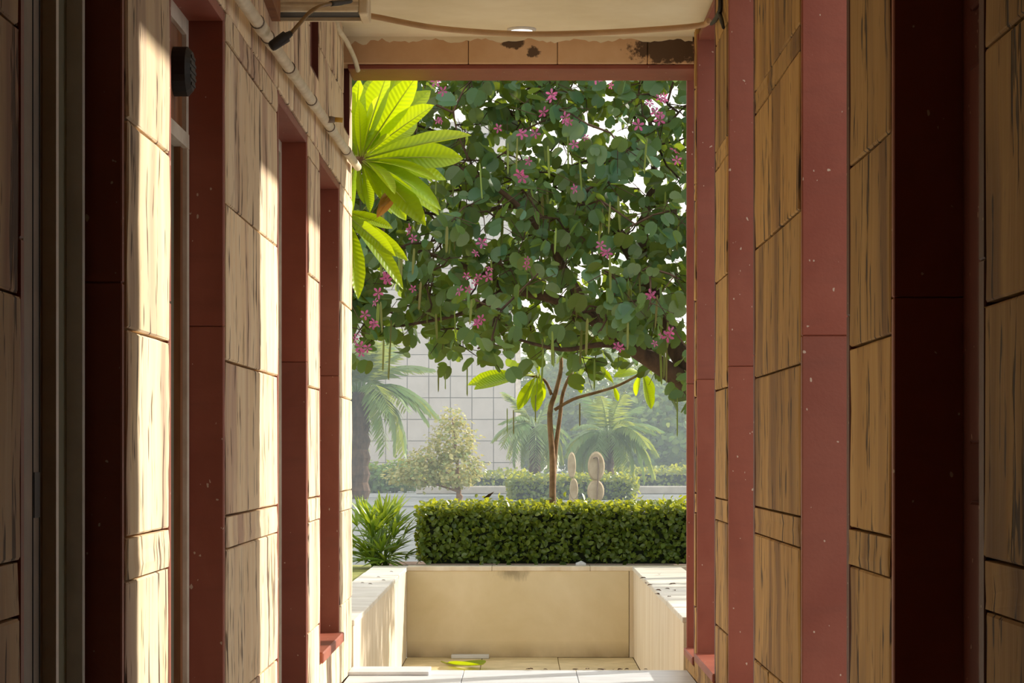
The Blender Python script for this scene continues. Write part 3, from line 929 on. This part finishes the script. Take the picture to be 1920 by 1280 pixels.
# pods
pv = [(0, -0.02, 0), (0, 0.02, 0), (0.08, 0.055, 0.01), (0.5, 0.06, 0.02), (0.92, 0.05, 0.0), (1.0, 0.0, -0.02), (0.92, -0.05, 0), (0.5, -0.06, -0.02), (0.08, -0.055, 0)]
pb = MB()
pb.add([(u, v, z + 0.012) for u, v, z in pv], [tuple(range(9))]); pb.add([(u, v, z - 0.012) for u, v, z in pv], [tuple(range(9))[::-1]])
for i in range(9):
    j = (i + 1) % 9
    pb.f.append((i, i + 9, j + 9, j))
pod_me = pb.mesh('seed_pod', M['pod'])
for k in range(95):
    x, y = rnd(670, 1280), rnd(240, 690)
    if y > np.interp(x, bx, by) - 10 and k > 12:
        continue
    p = P(x, y, YT - rnd(0.2, 1.45))
    place('seed_pod', pod_me, frame(p, (rnd(-.08, .08), rnd(-.1, .1), -1), (rnd(-1, 1), -1, 0), (rnd(0.14, 0.24), rnd(0.09, 0.15))), tree)
for x, y0, y1 in ((835, 700, 722), (1087, 755, 800), (951, 765, 812), (963, 768, 815), (1004, 740, 792), (1270, 745, 820), (822, 690, 735), (1018, 370, 375), (1120, 400, 450)):
    p = P(x, y0, YT - 0.5); L = max((y1 - y0), 30) * (YT - 0.5) / F
    place('seed_pod', pod_me, frame(p, (0, 0, -1), (rnd(-1, 1), -1, 0), (L, 0.08)), tree)

# ------------------------------------------------------------------ frangipani by the left wall end, backlit
FR = [frangi_shape(b) for b in (0.08, 0.2, 0.34, -0.05)]
FR_ME = [(shape_mesh('leaf', *a, M['frangi']), shape_mesh('midrib', *b, M['frangi_rib'])) for a, b in FR]
FR_OLD = [(shape_mesh('old_leaf', *a, M['frangi_old']), shape_mesh('midrib', *b, M['frangi_rib'])) for a, b in FR[1:3]]
for pair in FR_ME + FR_OLD:
    for me in pair:
        me.polygons.foreach_set('use_smooth', [True] * len(me.polygons))
FRV = M['frangi']
_t = FRV.node_tree
_tc = _t.nodes.new('ShaderNodeTexCoord'); _sx = _t.nodes.new('ShaderNodeSeparateXYZ'); _t.links.new(_tc.outputs['Object'], _sx.inputs[0])
_ab = _t.nodes.new('ShaderNodeMath'); _ab.operation = 'ABSOLUTE'; _t.links.new(_sx.outputs[1], _ab.inputs[0])
_ma = _t.nodes.new('ShaderNodeMath'); _ma.operation = 'MULTIPLY_ADD'; _ma.inputs[1].default_value = -0.55
_t.links.new(_ab.outputs[0], _ma.inputs[0]); _t.links.new(_sx.outputs[0], _ma.inputs[2])
_mu = _t.nodes.new('ShaderNodeMath'); _mu.operation = 'MULTIPLY'; _mu.inputs[1].default_value = 125.0; _t.links.new(_ma.outputs[0], _mu.inputs[0])
_si = _t.nodes.new('ShaderNodeMath'); _si.operation = 'SINE'; _t.links.new(_mu.outputs[0], _si.inputs[0])
_bp = _t.nodes.new('ShaderNodeBump'); _bp.inputs['Strength'].default_value = 0.16; _bp.inputs['Distance'].default_value = 0.004
_t.links.new(_si.outputs[0], _bp.inputs['Height']); _t.links.new(_bp.outputs[0], _t.nodes['Principled BSDF'].inputs['Normal'])
for _n in _t.nodes:
    if _n.type == 'BSDF_TRANSLUCENT':
        _t.links.new(_bp.outputs[0], _n.inputs['Normal'])
def frangi_leaf(parent, base, tip, up, var=1, wid=1.0, old=False, name='leaf'):
    base, tip = Vector(base), Vector(tip)
    d = tip - base; L = d.length
    mt = frame(base, d, up, (L, L * wid))
    me = (FR_OLD if old else FR_ME)[var % (2 if old else 4)]
    o = place('old_leaf' if old else 'leaf', me[0], mt, parent)
    r_ = bpy.data.objects.new('midrib', me[1])
    col.objects.link(r_)
    r_.parent = o
    return o
YFR = 11.85
fra = empty('frangipani', (-1.5, 12.0, 0.21))
tag(fra, 'frangipani with long bright yellow-green leaves reaching in past the left wall end', 'shrub')
cen = P(684, 296, YFR)
m = MB()
m.tube(smooth_path([(-1.5, 12.0, 0.2), (-1.48, 12.0, 0.9), (-1.35, 11.95, 1.7), (-1.1, 11.9, 2.25), (-0.95, 11.87, 2.46), cen], 4), list(np.linspace(0.06, 0.022, 21)), 10)
low = P(640, 395, YFR + 0.1)
m.tube(smooth_path([(-1.38, 11.95, 1.6), (-1.2, 11.95, 2.0), low], 4), list(np.linspace(0.035, 0.02, 9)), 8)
m.build('branches', M['bark_pale'], fra, True)
# (tip x, tip y, depth offset of tip, base offset x/y px, variant, width)
L1 = [(880, 240, -0.1, 0, 0, 0, .95), (870, 282, 0.05, 0, 4, 1, .95), (842, 318, 0.1, 0, 6, 1, .9), (832, 350, -0.12, 0, 8, 2, .95), (832, 378, -0.05, 0, 10, 1, 1.0), (795, 390, -0.2, 0, 10, 2, .95),
      (806, 190, -0.15, 0, -4, 0, 1.05), (800, 152, 0.1, 0, -4, 1, .95), (752, 132, 0.05, -4, -6, 0, 1.0), (722, 126, -0.1, -6, -6, 0, 1.05), (690, 130, 0.1, -10, -6, 1, .9), (664, 150, -0.1, -12, -4, 1, .9),
      (764, 178, 0.2, -2, -6, 1, .9), (745, 330, -0.25, 0, 6, 2, .9), (770, 410, 0.1, -2, 12, 1, .9), (742, 340, 0.2, -2, 4, 2, .8), (640, 200, 0.1, -10, 0, 1, .9), (815, 420 - 50, 0.2, 0, 8, 1, .9),
      (724, 250, -0.3, 0, 0, 0, .95), (700, 180, -0.25, -4, -6, 0, .9),
      (790, 215, 0.25, 0, -2, 1, .8), (855, 262, 0.2, 0, 2, 1, .8), (815, 300, -0.2, 0, 6, 2, .8), (775, 372, 0.0, 0, 10, 2, .8), (752, 398, 0.15, -2, 12, 2, .75), (718, 360, -0.1, -4, 12, 2, .8), (705, 400, 0.1, -6, 12, 2, .75), (735, 150, 0.25, -4, -6, 1, .85), (676, 190, -0.2, -8, -4, 0, .8), (780, 140, -0.1, -2, -6, 0, .9), (668, 380, 0.0, -8, 10, 2, .85)]
for tx, ty, dy, ox, oy, var, wd in L1:
    b = P(684 + ox, 296 + oy, YFR + dy * 0.1); t = P(tx, ty, YFR + dy)
    frangi_leaf(fra, b, t, (rnd(-.5, .5), -0.75 + rnd(-.4, .4), rnd(0.3, 1.0)), var, wd)
L2 = [(768, 515, -0.05, 2, .62), (768, 482, 0.1, 1, .6), (690, 535, -0.1, 2, .75), (735, 470, -0.15, 1, .6), (672, 520, 0.1, 1, .7), (740, 420, 0.15, 1, .8), (660, 500, 0.0, 2, .9), (610, 470, 0.1, 1, .9), (600, 360, 0, 1, .9)]
for tx, ty, dy, var, wd in L2:
    frangi_leaf(fra, low, P(tx, ty, YFR + dy), (rnd(-.2, .6), -0.8, rnd(.2, .9)), var, wd)
for k in range(2):
    frangi_leaf(fra, P(744 + 6 * k, 352, YFR), P(714 - 4 * k, 380 + 12 * k, YFR - 0.1), (0.2, -1, 0.6), k, 1.1, True)
# flies off to the left, behind the wall
for k in range(10):
    a = rnd(1.8, 4.4)
    frangi_leaf(fra, cen + Vector((-0.04, 0.02, 0)), cen + Vector((math.cos(a) * 0.42, rnd(0.05, .35), math.sin(a) * 0.3)), (0, -.5, 1), k, .95)

# ------------------------------------------------------------------ young frangipani standing in the hedge
YF2 = 17.25
fy = empty('young_frangipani', P(1036, 1040, YF2))
tag(fy, 'young frangipani with twin slender stems rising out of the clipped hedge', 'tree')
m = MB()
m.tube(smooth_path([P(1036, 1040, YF2), P(1036, 940, YF2), P(1036, 860, YF2), P(1031, 775, YF2), P(1042, 735, YF2), P(1052, 690, YF2), P(1050, 650, YF2)], 4), list(np.interp(range(25), [0, 12, 24], [0.028, 0.02, 0.012])), 8)
m.tube(smooth_path([P(1037, 930, YF2), P(1041, 850, YF2 + .02), P(1050, 780, YF2 + .02), P(1056, 735, YF2), P(1075, 690, YF2)], 4), list(np.linspace(0.019, 0.011, 17)), 8)
m.tube(smooth_path([P(1040, 768, YF2), P(1075, 748, YF2 - .03), P(1120, 735, YF2 - .05), P(1160, 722, YF2 - .06), P(1205, 698, YF2 - .08)], 4), list(np.linspace(0.013, 0.009, 17)), 7)
m.tube(smooth_path([P(1034, 740, YF2), P(1020, 712, YF2), P(985, 702, YF2), P(960, 698, YF2)], 4), list(np.linspace(0.012, 0.008, 13)), 7)
m.build('stems', M['bark_pale'], fy, True)
L3 = [((985, 704), (880, 704)), ((985, 704), (890, 722)), ((1004, 706), (970, 762)), ((1008, 706), (1005, 770)), ((1000, 700), (955, 672)), ((1010, 700), (1005, 640)), ((1012, 702), (1018, 760)),
      ((1205, 700), (1224, 766)), ((1205, 698), (1230, 742)), ((1202, 700), (1185, 738)), ((1205, 696), (1236, 690)), ((1200, 698), (1165, 690)), ((1150, 718), (1128, 690)), ((1150, 722), (1160, 752)),
      ((1050, 655), (1040, 590)), ((1050, 655), (1080, 600)), ((1050, 655), (1100, 640)), ((1050, 655), (1000, 640)), ((1050, 655), (1010, 610)), ((1075, 690), (1115, 655)), ((1075, 690), (1120, 690)), ((1075, 690), (1095, 735))]
for (bx_, by_), (tx, ty) in L3:
    frangi_leaf(fy, P(bx_, by_, YF2 - 0.04), P(tx, ty, YF2 - rnd(-0.1, 0.25)), (rnd(-.4, .4), -0.7, rnd(.3, 1)), random.randrange(3), 1.1)

# ------------------------------------------------------------------ clipped hedge above the court's back wall
def hedge(name, x0, x1, y0, y1, z0, z1, n, size, label, mat='hedge', singles=0, top_extra=0.0):
    h = empty(name, ((x0 + x1) / 2, (y0 + y1) / 2, z0))
    tag(h, label, 'hedge')
    e = size * 0.9
    nx = max(8, int((x1 - x0) / 0.12)); 
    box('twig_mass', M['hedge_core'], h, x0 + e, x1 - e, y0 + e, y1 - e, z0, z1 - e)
    ov, of = oval_shape()
    L = []
    ax, az, ay = (x1 - x0) * (y1 - y0), (x1 - x0) * (z1 - z0), (y1 - y0) * (z1 - z0)
    tot = ax + 1.3 * az + 2 * ay
    for k in range(n):
        r_ = rnd(0, tot)
        if r_ < ax:
            p = Vector((rnd(x0, x1), rnd(y0, y1), z1 + rnd(-e, size * 0.6) + (rnd(0, size) if k % 9 == 0 else 0))); nr = Vector((0, -.2, 1))
        elif r_ < ax + 1.3 * az:
            p = Vector((rnd(x0, x1), y0 + rnd(-size * .5, e), rnd(z0 + 0.02, z1))); nr = Vector((0, -1, .35))
        elif r_ < ax + 1.3 * az + ay:
            p = Vector((x0 + rnd(-size * .5, e), rnd(y0, y1), rnd(z0 + 0.02, z1))); nr = Vector((-1, 0, .35))
        else:
            p = Vector((x1 + rnd(-e, size * .5), rnd(y0, y1), rnd(z0 + 0.02, z1))); nr = Vector((1, 0, .35))
        d = Vector((rnd(-1, 1), rnd(-1, 1), rnd(-.6, 1)))
        up = nr + Vector((rnd(-.8, .8), rnd(-.8, .8), rnd(-.5, .9)))
        L.append((p, frame(p, d, up, rnd(0.7, 1.25) * size)))
    if singles:
        v_ = sorted([l for l in L if inview(l[0])], key=lambda l: l[0].y)[:singles]
        ids = set(id(l) for l in v_)
        me = shape_mesh('leaf', ov, of, M[mat])
        for l in v_:
            place('leaf', me, l[1], h)
        L = [l for l in L if id(l) not in ids]
    o = link(bpy.data.objects.new('foliage', scatter_mesh('foliage', ov, of, [l[1] for l in L], M[mat])), h)
    o['kind'] = 'stuff'
    return h
hedge('clipped_hedge', -0.72, 2.3, 16.98, 17.62, 0.25, 0.655, 10500, 0.046, 'clipped green hedge along the back wall of the sunken court', singles=300)
# dark curled leaf standing on the hedge
o = MB().add([(0, 0, 0), (0.05, 0.01, 0.008), (0.085, 0, 0.05), (0.04, -0.015, 0.03), (0.05, 0.0, 0.012)], [(0, 1, 4, 3), (1, 2, 3, 4)]).build('curled_leaf', M['dryleaf'])
o.location = P(905, 934, 17.2)
tag(o, 'dark curled leaf standing up on the clipped hedge top', 'leaf')

# ------------------------------------------------------------------ lady palm at the left coping
lp = empty('lady_palm', (-1.02, 17.1, 0.22))
tag(lp, 'low clump of lady palm with slender arching blades beside the hedge', 'plant')
blade = []
for i in range(7):
    u = i / 6; w = 0.062 * math.sin(math.pi * min(1, 0.12 + u * 0.88)) + 0.004
    blade.append((u, w))
vs = []; fs = []
for u, w in blade:
    vs += [(u, w, 0.3 * w - 0.16 * u * u), (u, 0, -0.16 * u * u), (u, -w, 0.3 * w - 0.16 * u * u)]
for i in range(6):
    for k in range(2):
        a = i * 3 + k
        fs.append((a, a + 3, a + 4, a + 1))
blade_me = shape_mesh('leaf_blade', vs, fs, M['rhapis'])
m = MB()
for k in range(44):
    a = rnd(0, 6.28); r_ = rnd(0.02, 0.2)
    b = Vector((-1.02 + rnd(-.06, .06), 17.1 + rnd(-.06, .06), 0.22))
    t = b + Vector((math.cos(a) * r_, math.sin(a) * r_, rnd(0.04, 0.40)))
    m.tube([b, b.lerp(t, 0.5) + Vector((0, 0, 0.02)), t], [0.005, 0.004, 0.003], 5)
    od = (t - b); od.z = od.z * 0.5; od.normalize()
    for j in range(9):
        ang = (j - 4) * 0.36
        d = Matrix.Rotation(ang, 3, 'Z') @ od
        d = d + Vector((rnd(-.2, .2), rnd(-.2, .2), rnd(-.15, .6) - 0.12 * abs(j - 4)))
        place('leaf_blade', blade_me, frame(t, d, (rnd(-.3, .3), rnd(-.6, .1), 1), rnd(0.13, 0.24)), lp)
m.build('stalks', M['rhapis'], lp, True)

# small shrub at the right coping
sb = empty('small_shrub', (1.22, 14.6, 0.215))
tag(sb, 'small dark leafy shrub with yellow-green tips behind the right coping', 'shrub')
m = MB()
ov, of = oval_shape(0.36)
L = []
for k in range(14):
    a = rnd(0, 6.28)
    t = Vector((1.22 + math.cos(a) * rnd(0.02, .15), 14.6 + math.sin(a) * rnd(.02, .15), rnd(0.3, 0.47)))
    m.tube([(1.22, 14.6, 0.2), Vector((1.22, 14.6, 0.28)).lerp(t, .5), t], [0.006, .004, .003], 5)
    for j in range(16):
        p = Vector((1.22, 14.6, 0.25)).lerp(t, rnd(.2, 1.0)) + Vector((rnd(-.03, .03), rnd(-.03, .03), rnd(-.03, .03)))
        L.append(frame(p, (rnd(-1, 1), rnd(-1, 1), rnd(-.4, 1)), (rnd(-.5, .5), -.3, 1), rnd(.05, .08)))
m.build('stems', M['bark'], sb, True)
sme = shape_mesh('leaf', ov, of, M['hedge'])
for mt in L:
    place('leaf', sme, mt, sb)

# ------------------------------------------------------------------ loose bits
fv, ff = oval_shape(0.3, 0.4)
dl_me = shape_mesh('dry_leaf', fv, ff, M['dryleaf'])
spots = [(1212, 1085), (1236, 1078), (1224, 1098), (1228, 1108), (1214, 1094), (1246, 1105), (1262, 1108), (1228, 1115), (1258, 1120), (1268, 1096)]
for k, (x, y) in enumerate(spots):
    Yd = (EYE - ZK) * F / (y - VY)
    p = P(x, y, Yd); p.z = ZK + 0.006
    o = place('dry_leaf', dl_me, frame(p, (rnd(-1, 1), rnd(-.4, .4), 0.0), (rnd(-.1, .1), rnd(-.1, .1), 1), rnd(.03, .05)), None)
    tag(o, 'brown dry leaf fallen on the right coping of the court', 'leaf', 'dry leaves on the right coping')
for k, x in enumerate((985, 1000, 1018, 1072, 1085, 1098, 1120, 1136, 1150, 1168, 1180, 1206)):
    p = P(x, 1258, 11.36); p.z = 0.006
    o = place('dry_leaf', dl_me, frame(p, (rnd(-1, 1), rnd(-.5, .5), 0.02), (rnd(-.2, .2), rnd(-.2, .2), 1), rnd(.022, .04)), None)
    tag(o, 'brown dry leaf crumbled along the edge of the corridor floor', 'leaf', 'dry leaves along the floor edge')
for k, (x, y) in enumerate(((676, 1094), (690, 1096), (706, 1083), (715, 1089), (730, 1073))):
    Yd = (EYE - ZK) * F / (y - VY)
    p = P(x, y, Yd); p.z = ZK + 0.006
    o = place('dry_leaf', dl_me, frame(p, (1, rnd(-.4, .4), 0.0), (0, 0, 1), rnd(.02, .035)), None)
    tag(o, 'small brown dry leaf on the sunlit left coping', 'leaf', 'dry leaves on the left coping')
o = box('stone_offcut', M['marble'], None, P(846, 1231, YB - 0.1).x, P(917, 1231, YB - 0.1).x, YB - 0.13, YB - 0.04, ZF + 0.002, ZF + 0.028, c=0.003)
tag(o, 'white stone offcut lying at the foot of the court back wall', 'stone slab')
fb = P(838, 1242, 16.1); fb.z = ZF + 0.012; ft = P(905, 1252, 15.6); ft.z = ZF + 0.015
fl_ = empty('fallen_leaf', fb); tag(fl_, 'yellow-green fallen frangipani leaf on the court floor', 'leaf')
frangi_leaf(fl_, fb, ft, (0, 0, 1), 3, 1.1)
o = MB().tube([P(1080, 1058, 16.85), P(1090, 1056, 16.84), P(1098, 1058, 16.85)], [0.012, 0.02, 0.01], 8).build('pebble', M['marble'], None, True)
tag(o, 'white pebble on the soil in front of the hedge', 'pebble')

# ------------------------------------------------------------------ far garden
G = 0.20
# pavilion-like building clad in square panels
YBL = 62.0
bx0, bx1, bz1 = -9.0, P(970, 700, YBL).x, 9.5
bl = empty('building', ((bx0 + bx1) / 2, YBL + 4, G))
tag(bl, 'grey building clad in large square panels behind the garden', 'building')
box('wall', M['tile_gap'], bl, bx0, bx1, YBL + 0.04, YBL + 8, G, bz1)
box('roof', M['concrete'], bl, bx0 - 0.2, bx1 + 0.15, YBL - 0.1, YBL + 8.2, bz1, bz1 + 0.3)
box('corner_post', M['white_paint'], bl, bx1 - 0.05, bx1 + 0.09, YBL - 0.05, YBL + 0.2, G, bz1)
ts = 0.57
tile_me = MB().bbox(0, ts - 0.02, 0, 0.04, 0, ts - 0.02, c=0.004).mesh('facade_panel', M['tile'])
nxp = 12
for i in range(nxp):
    for j in range(16):
        o = bpy.data.objects.new('facade_panel', tile_me)
        o.location = (bx1 - 0.05 - (i + 1) * ts, YBL, G + 0.05 + j * ts)
        link(o, bl)

hedge('distant_hedge', -7.0, 0.3, 53.0, 54.2, G, 0.58, 2600, 0.10, 'hazy low hedge in front of the panelled building')
hedge('round_ended_hedge', P(957, 900, 43).x, P(1192, 900, 43).x, 43.0, 44.0, G - 0.05, 0.60, 2600, 0.08, 'trimmed low hedge block behind the sculptures')
hedge('long_hedge', P(1140, 900, 54).x, 9.0, 53.0, 54.4, G, 0.66, 3000, 0.10, 'long pale topped hedge at the right of the far garden')
for i, (x0, x1, yk, lab) in enumerate(((780, 955, 49.0, 'low grey kerb wall left of the round ended hedge'), (1165, 1600, 49.0, 'low grey kerb wall right of the round ended hedge'), (600, 690, 50, 'low grey kerb wall behind the lady palm'))):
    k = MB(); k.bbox(P(x0, 0, yk).x, P(x1, 0, yk).x, yk, yk + 0.3, G, G + 0.17, c=0.02)
    struct('kerb', k, M['concrete'], lab)

def frond_mesh(seed, L=1.0, droop=0.9, n=22, lw=0.042, ll=0.30):
    r_ = random.Random(seed)
    m = MB()
    pts = [Vector((L * (u - 0.12 * droop * u * u * u), 0, L * (0.38 * u - droop * u * u * 0.75))) for u in np.linspace(0, 1, 9)]
    m.tube(pts, list(np.linspace(0.014, 0.003, 9)), 4, False)
    for i in range(n):
        u = 0.18 + 0.82 * i / (n - 1)
        f = u * 8; k = min(int(f), 7); p = pts[k].lerp(pts[k + 1], f - k)
        t = (pts[k + 1] - pts[k]).normalized()
        l = ll * L * (math.sin(math.pi * (0.12 + 0.8 * u)) * 0.85 + 0.2)
        for s in (-1, 1):
            d = (t * 0.55 + Vector((0, s, 0)) * 0.8 + Vector((0, 0, r_.uniform(-.55, -.1)))).normalized()
            q = p + d * l * r_.uniform(.85, 1.1); q.z -= l * 0.18
            mid = p.lerp(q, 0.45) + Vector((0, 0, 0.03 * l))
            side = d.cross(Vector((0, 0, 1))).normalized() * lw * 0.5
            m.add([p - side * .5, p + side * .5, mid + side, q, mid - side], [(0, 1, 2, 4), (4, 2, 3)])
    return m.mesh('frond', M['palm'])
FRONDS = [frond_mesh(s, 1.0, dr) for s, dr in ((1, 0.5), (2, 0.85), (3, 1.15), (4, 1.4))]
def palm(label, base, crown_z, rad, trunk_r, nf, seed, lean=0.0, emin=-0.5):
    r_ = random.Random(seed)
    e = empty('palm_tree', base); tag(e, label, 'palm tree', None)
    b = Vector(base); top = Vector((b.x + lean, b.y, crown_z))
    m = MB()
    sp = [b.lerp(top, t) for t in np.linspace(0, 1, 14)]
    m.tube(sp, [trunk_r * (1.0 + (0.14 if i % 2 else -0.08)) for i in range(14)], 12)
    m.build('trunk', M['bark'], e)
    for k in range(nf):
        a = 2 * math.pi * k / nf * 2.618 * 1.0 + r_.uniform(-.3, .3)
        el = r_.uniform(emin, 1.1)
        var = 3 if el < 0 else (2 if el < .35 else 1 if el < .7 else 0)
        mt = Matrix.Translation(top + Vector((math.cos(a), math.sin(a), 0)) * trunk_r * 0.5) @ Matrix.Rotation(a, 4, 'Z') @ Matrix.Rotation(-el * 0.9, 4, 'Y') @ Matrix.Scale(rad * r_.uniform(.8, 1.12), 4)
        place('frond', FRONDS[var], mt, e)
    return e
palm('tall palm with shaggy trunk at the left edge of the far garden', (P(672, 900, 44).x, 44, G), P(690, 735, 44).z, 1.35, 0.20, 56, 5)
palm('bushy palm with arching fronds right of the garden sculptures', (P(1140, 900, 46).x, 46, G), P(1140, 815, 46).z, 1.0, 0.11, 46, 7)
palm('short palm with brown trunk behind the twin stems', (P(1003, 900, 47).x, 47, G), P(1003, 800, 47).z, 0.95, 0.11, 30, 9)

def leafy(name, label, cat, base, centres, n, size, mat, trunk_r, seed, trunk_mat='bark'):
    r_ = random.Random(seed)
    e = empty(name, base); tag(e, label, cat)
    b = Vector(base)
    m = MB(); ov, of = oval_shape(0.45)
    L = []
    for c, rx, rz in centres:
        c = Vector(c)
        m.tube(smooth_path([b, Vector((b.x, b.y, (b.z + c.z) / 2)), c], 3), list(np.linspace(trunk_r, trunk_r * .35, 7)), 7)
    tot = sum(rx * rx * rz for c, rx, rz in centres)
    for c, rx, rz in centres:
        c = Vector(c)
        for k in range(int(n * rx * rx * rz / tot)):
            d = Vector((r_.gauss(0, 1), r_.gauss(0, 1), r_.gauss(0, 1))).normalized()
            rr = (r_.uniform(0.45, 1.0) ** 0.6 + (r_.uniform(0, .3) if k % 4 == 0 else 0)) * (1 + 0.12 * math.sin(d.x * 9 + c.x) * math.sin(d.z * 8))
            p = c + Vector((d.x * rx * rr, d.y * rx * rr, d.z * rz * rr))
            if p.z < b.z + 0.02:
                continue
            L.append(frame(p, (d.x + r_.uniform(-1, 1), d.y + r_.uniform(-1, 1), r_.uniform(-1, .6)), (d.x, d.y, d.z + 0.8), size * r_.uniform(.7, 1.3)))
    m.build('trunk', M[trunk_mat], e, True)
    o = link(bpy.data.objects.new('foliage', scatter_mesh('foliage', ov, of, L, M[mat])), e); o['kind'] = 'stuff'
    return e
def CP(x, y, Y):
    return tuple(P(x, y, Y))
Ys = 38.0
leafy('variegated_shrub', 'pale variegated shrub tree in front of the panelled building', 'shrub', (P(858, 930, Ys).x, Ys, G),
      [(CP(855, 880, Ys), .45, .30), (CP(850, 825, Ys), .36, .34), (CP(848, 785, Ys), .20, .22), (CP(790, 885, Ys), .36, .26), (CP(800, 860, Ys), .28, .22), (CP(750, 893, Ys), .25, .14)], 3000, 0.062, 'shrub', 0.03, 3, 'bark_pale')
Yq = 51.0
leafy('dark_shrub', 'dark rounded shrub at the left below the tall palm', 'shrub', (P(740, 930, Yq).x, Yq, G),
      [(CP(700, 895, Yq), .55, .34), (CP(760, 892, Yq), .5, .36), (CP(650, 890, Yq), .6, .4)], 2600, 0.10, 'fartree', 0.05, 4)
tr = [('hazy green tree behind the short palm', 1000, 765, 76, 1.7, 1.9, 21), ('hazy rounded tree behind the bushy palm', 1110, 745, 73, 1.9, 2.1, 22), ('hazy wide tree at the right of the far garden', 1235, 790, 64, 1.7, 1.5, 23), ('hazy tree beyond the far right hedge', 1360, 760, 68, 2.2, 2.2, 24)]
for lab, x, y, Y, rx, rz, sd in tr:
    c = P(x, y, Y)
    leafy('distant_tree', lab, 'tree', (c.x, Y, G), [(tuple(c), rx, rz), ((c.x - rx * .6, Y - .5, c.z - rz * .45), rx * .75, rz * .6), ((c.x + rx * .55, Y - .6, c.z - rz * .5), rx * .75, rz * .55)], 5200, 0.20, 'fartree', 0.14, sd)

# two beige figure-of-eight sculptures
def eight(name, label, x, Y, rows, hook=False):
    base = P(x, 0, Y); base.z = G
    e = empty(name, base); tag(e, label, 'sculpture', None)
    for cx, cy, hx, hy in rows:
        m = MB(); n = 28; vs = []
        for ring, (s, dy) in enumerate(((0.86, -0.03), (1.0, -0.012), (1.0, 0.012), (0.86, 0.03))):
            for k in range(n):
                a = 2 * math.pi * k / n
                vs.append(P(cx + hx * s * math.cos(a), cy + hy * s * math.sin(a), Y) + Vector((0, dy, 0)))
        fs = [tuple(range(n)), tuple(range(3 * n, 4 * n))[::-1]]
        for r_ in range(3):
            for k in range(n):
                a, b = r_ * n + k, r_ * n + (k + 1) % n
                fs.append((a, a + n, b + n, b))
        m.add(vs, fs); m.build('lobe', M['sculpt'], e)
    if hook:
        m = MB(); m.tube(smooth_path([P(1112, 859, Y - .05), P(1118, 857, Y - .05), P(1122, 864, Y - .05), P(1121, 905, Y - .05), P(1119, 940, Y - .05), (P(1119, 940, Y).x, Y - .05, G)], 4), 0.010, 6)
        m.build('hooked_rod', M['alu_dark'], e, True)
    m = MB(); m.box(base.x - 0.05, base.x + 0.05, Y - 0.02, Y + 0.02, G - 0.01, P(0, rows[-1][1], Y).z - 0.05); m.build('post', M['sculpt'], e)
    return e
eight('garden_sculpture', 'narrower beige figure-of-eight sculpture beside the twin stems', 1075, 27.0, [(1072, 872, 8, 25), (1076, 917, 8, 21)])
eight('garden_sculpture', 'wider beige figure-of-eight sculpture with a hooked rod', 1118, 27.0, [(1118, 874, 16, 28), (1117, 921, 16, 22)], True)

# ------------------------------------------------------------------ morning haze over the far garden
hz = bpy.data.materials.new('morning_haze')
hz.use_nodes = True
nt = hz.node_tree
nt.nodes.remove(nt.nodes['Principled BSDF'])
vs_ = nt.nodes.new('ShaderNodeVolumeScatter')
vs_.inputs['Color'].default_value = (0.72, 0.88, 1.0, 1)
vs_.inputs['Density'].default_value = 0.0058
vs_.inputs['Anisotropy'].default_value = 0.2
nt.links.new(vs_.outputs[0], nt.nodes['Material Output'].inputs['Volume'])
o = MB().box(-38, 38, 20.0, 110, 0.21, 16).build('haze', hz)
tag(o, 'bluish morning haze over the far garden', 'haze', None, 'stuff')

for o in bpy.data.objects:
    if '_w' in o:
        del o['_w']
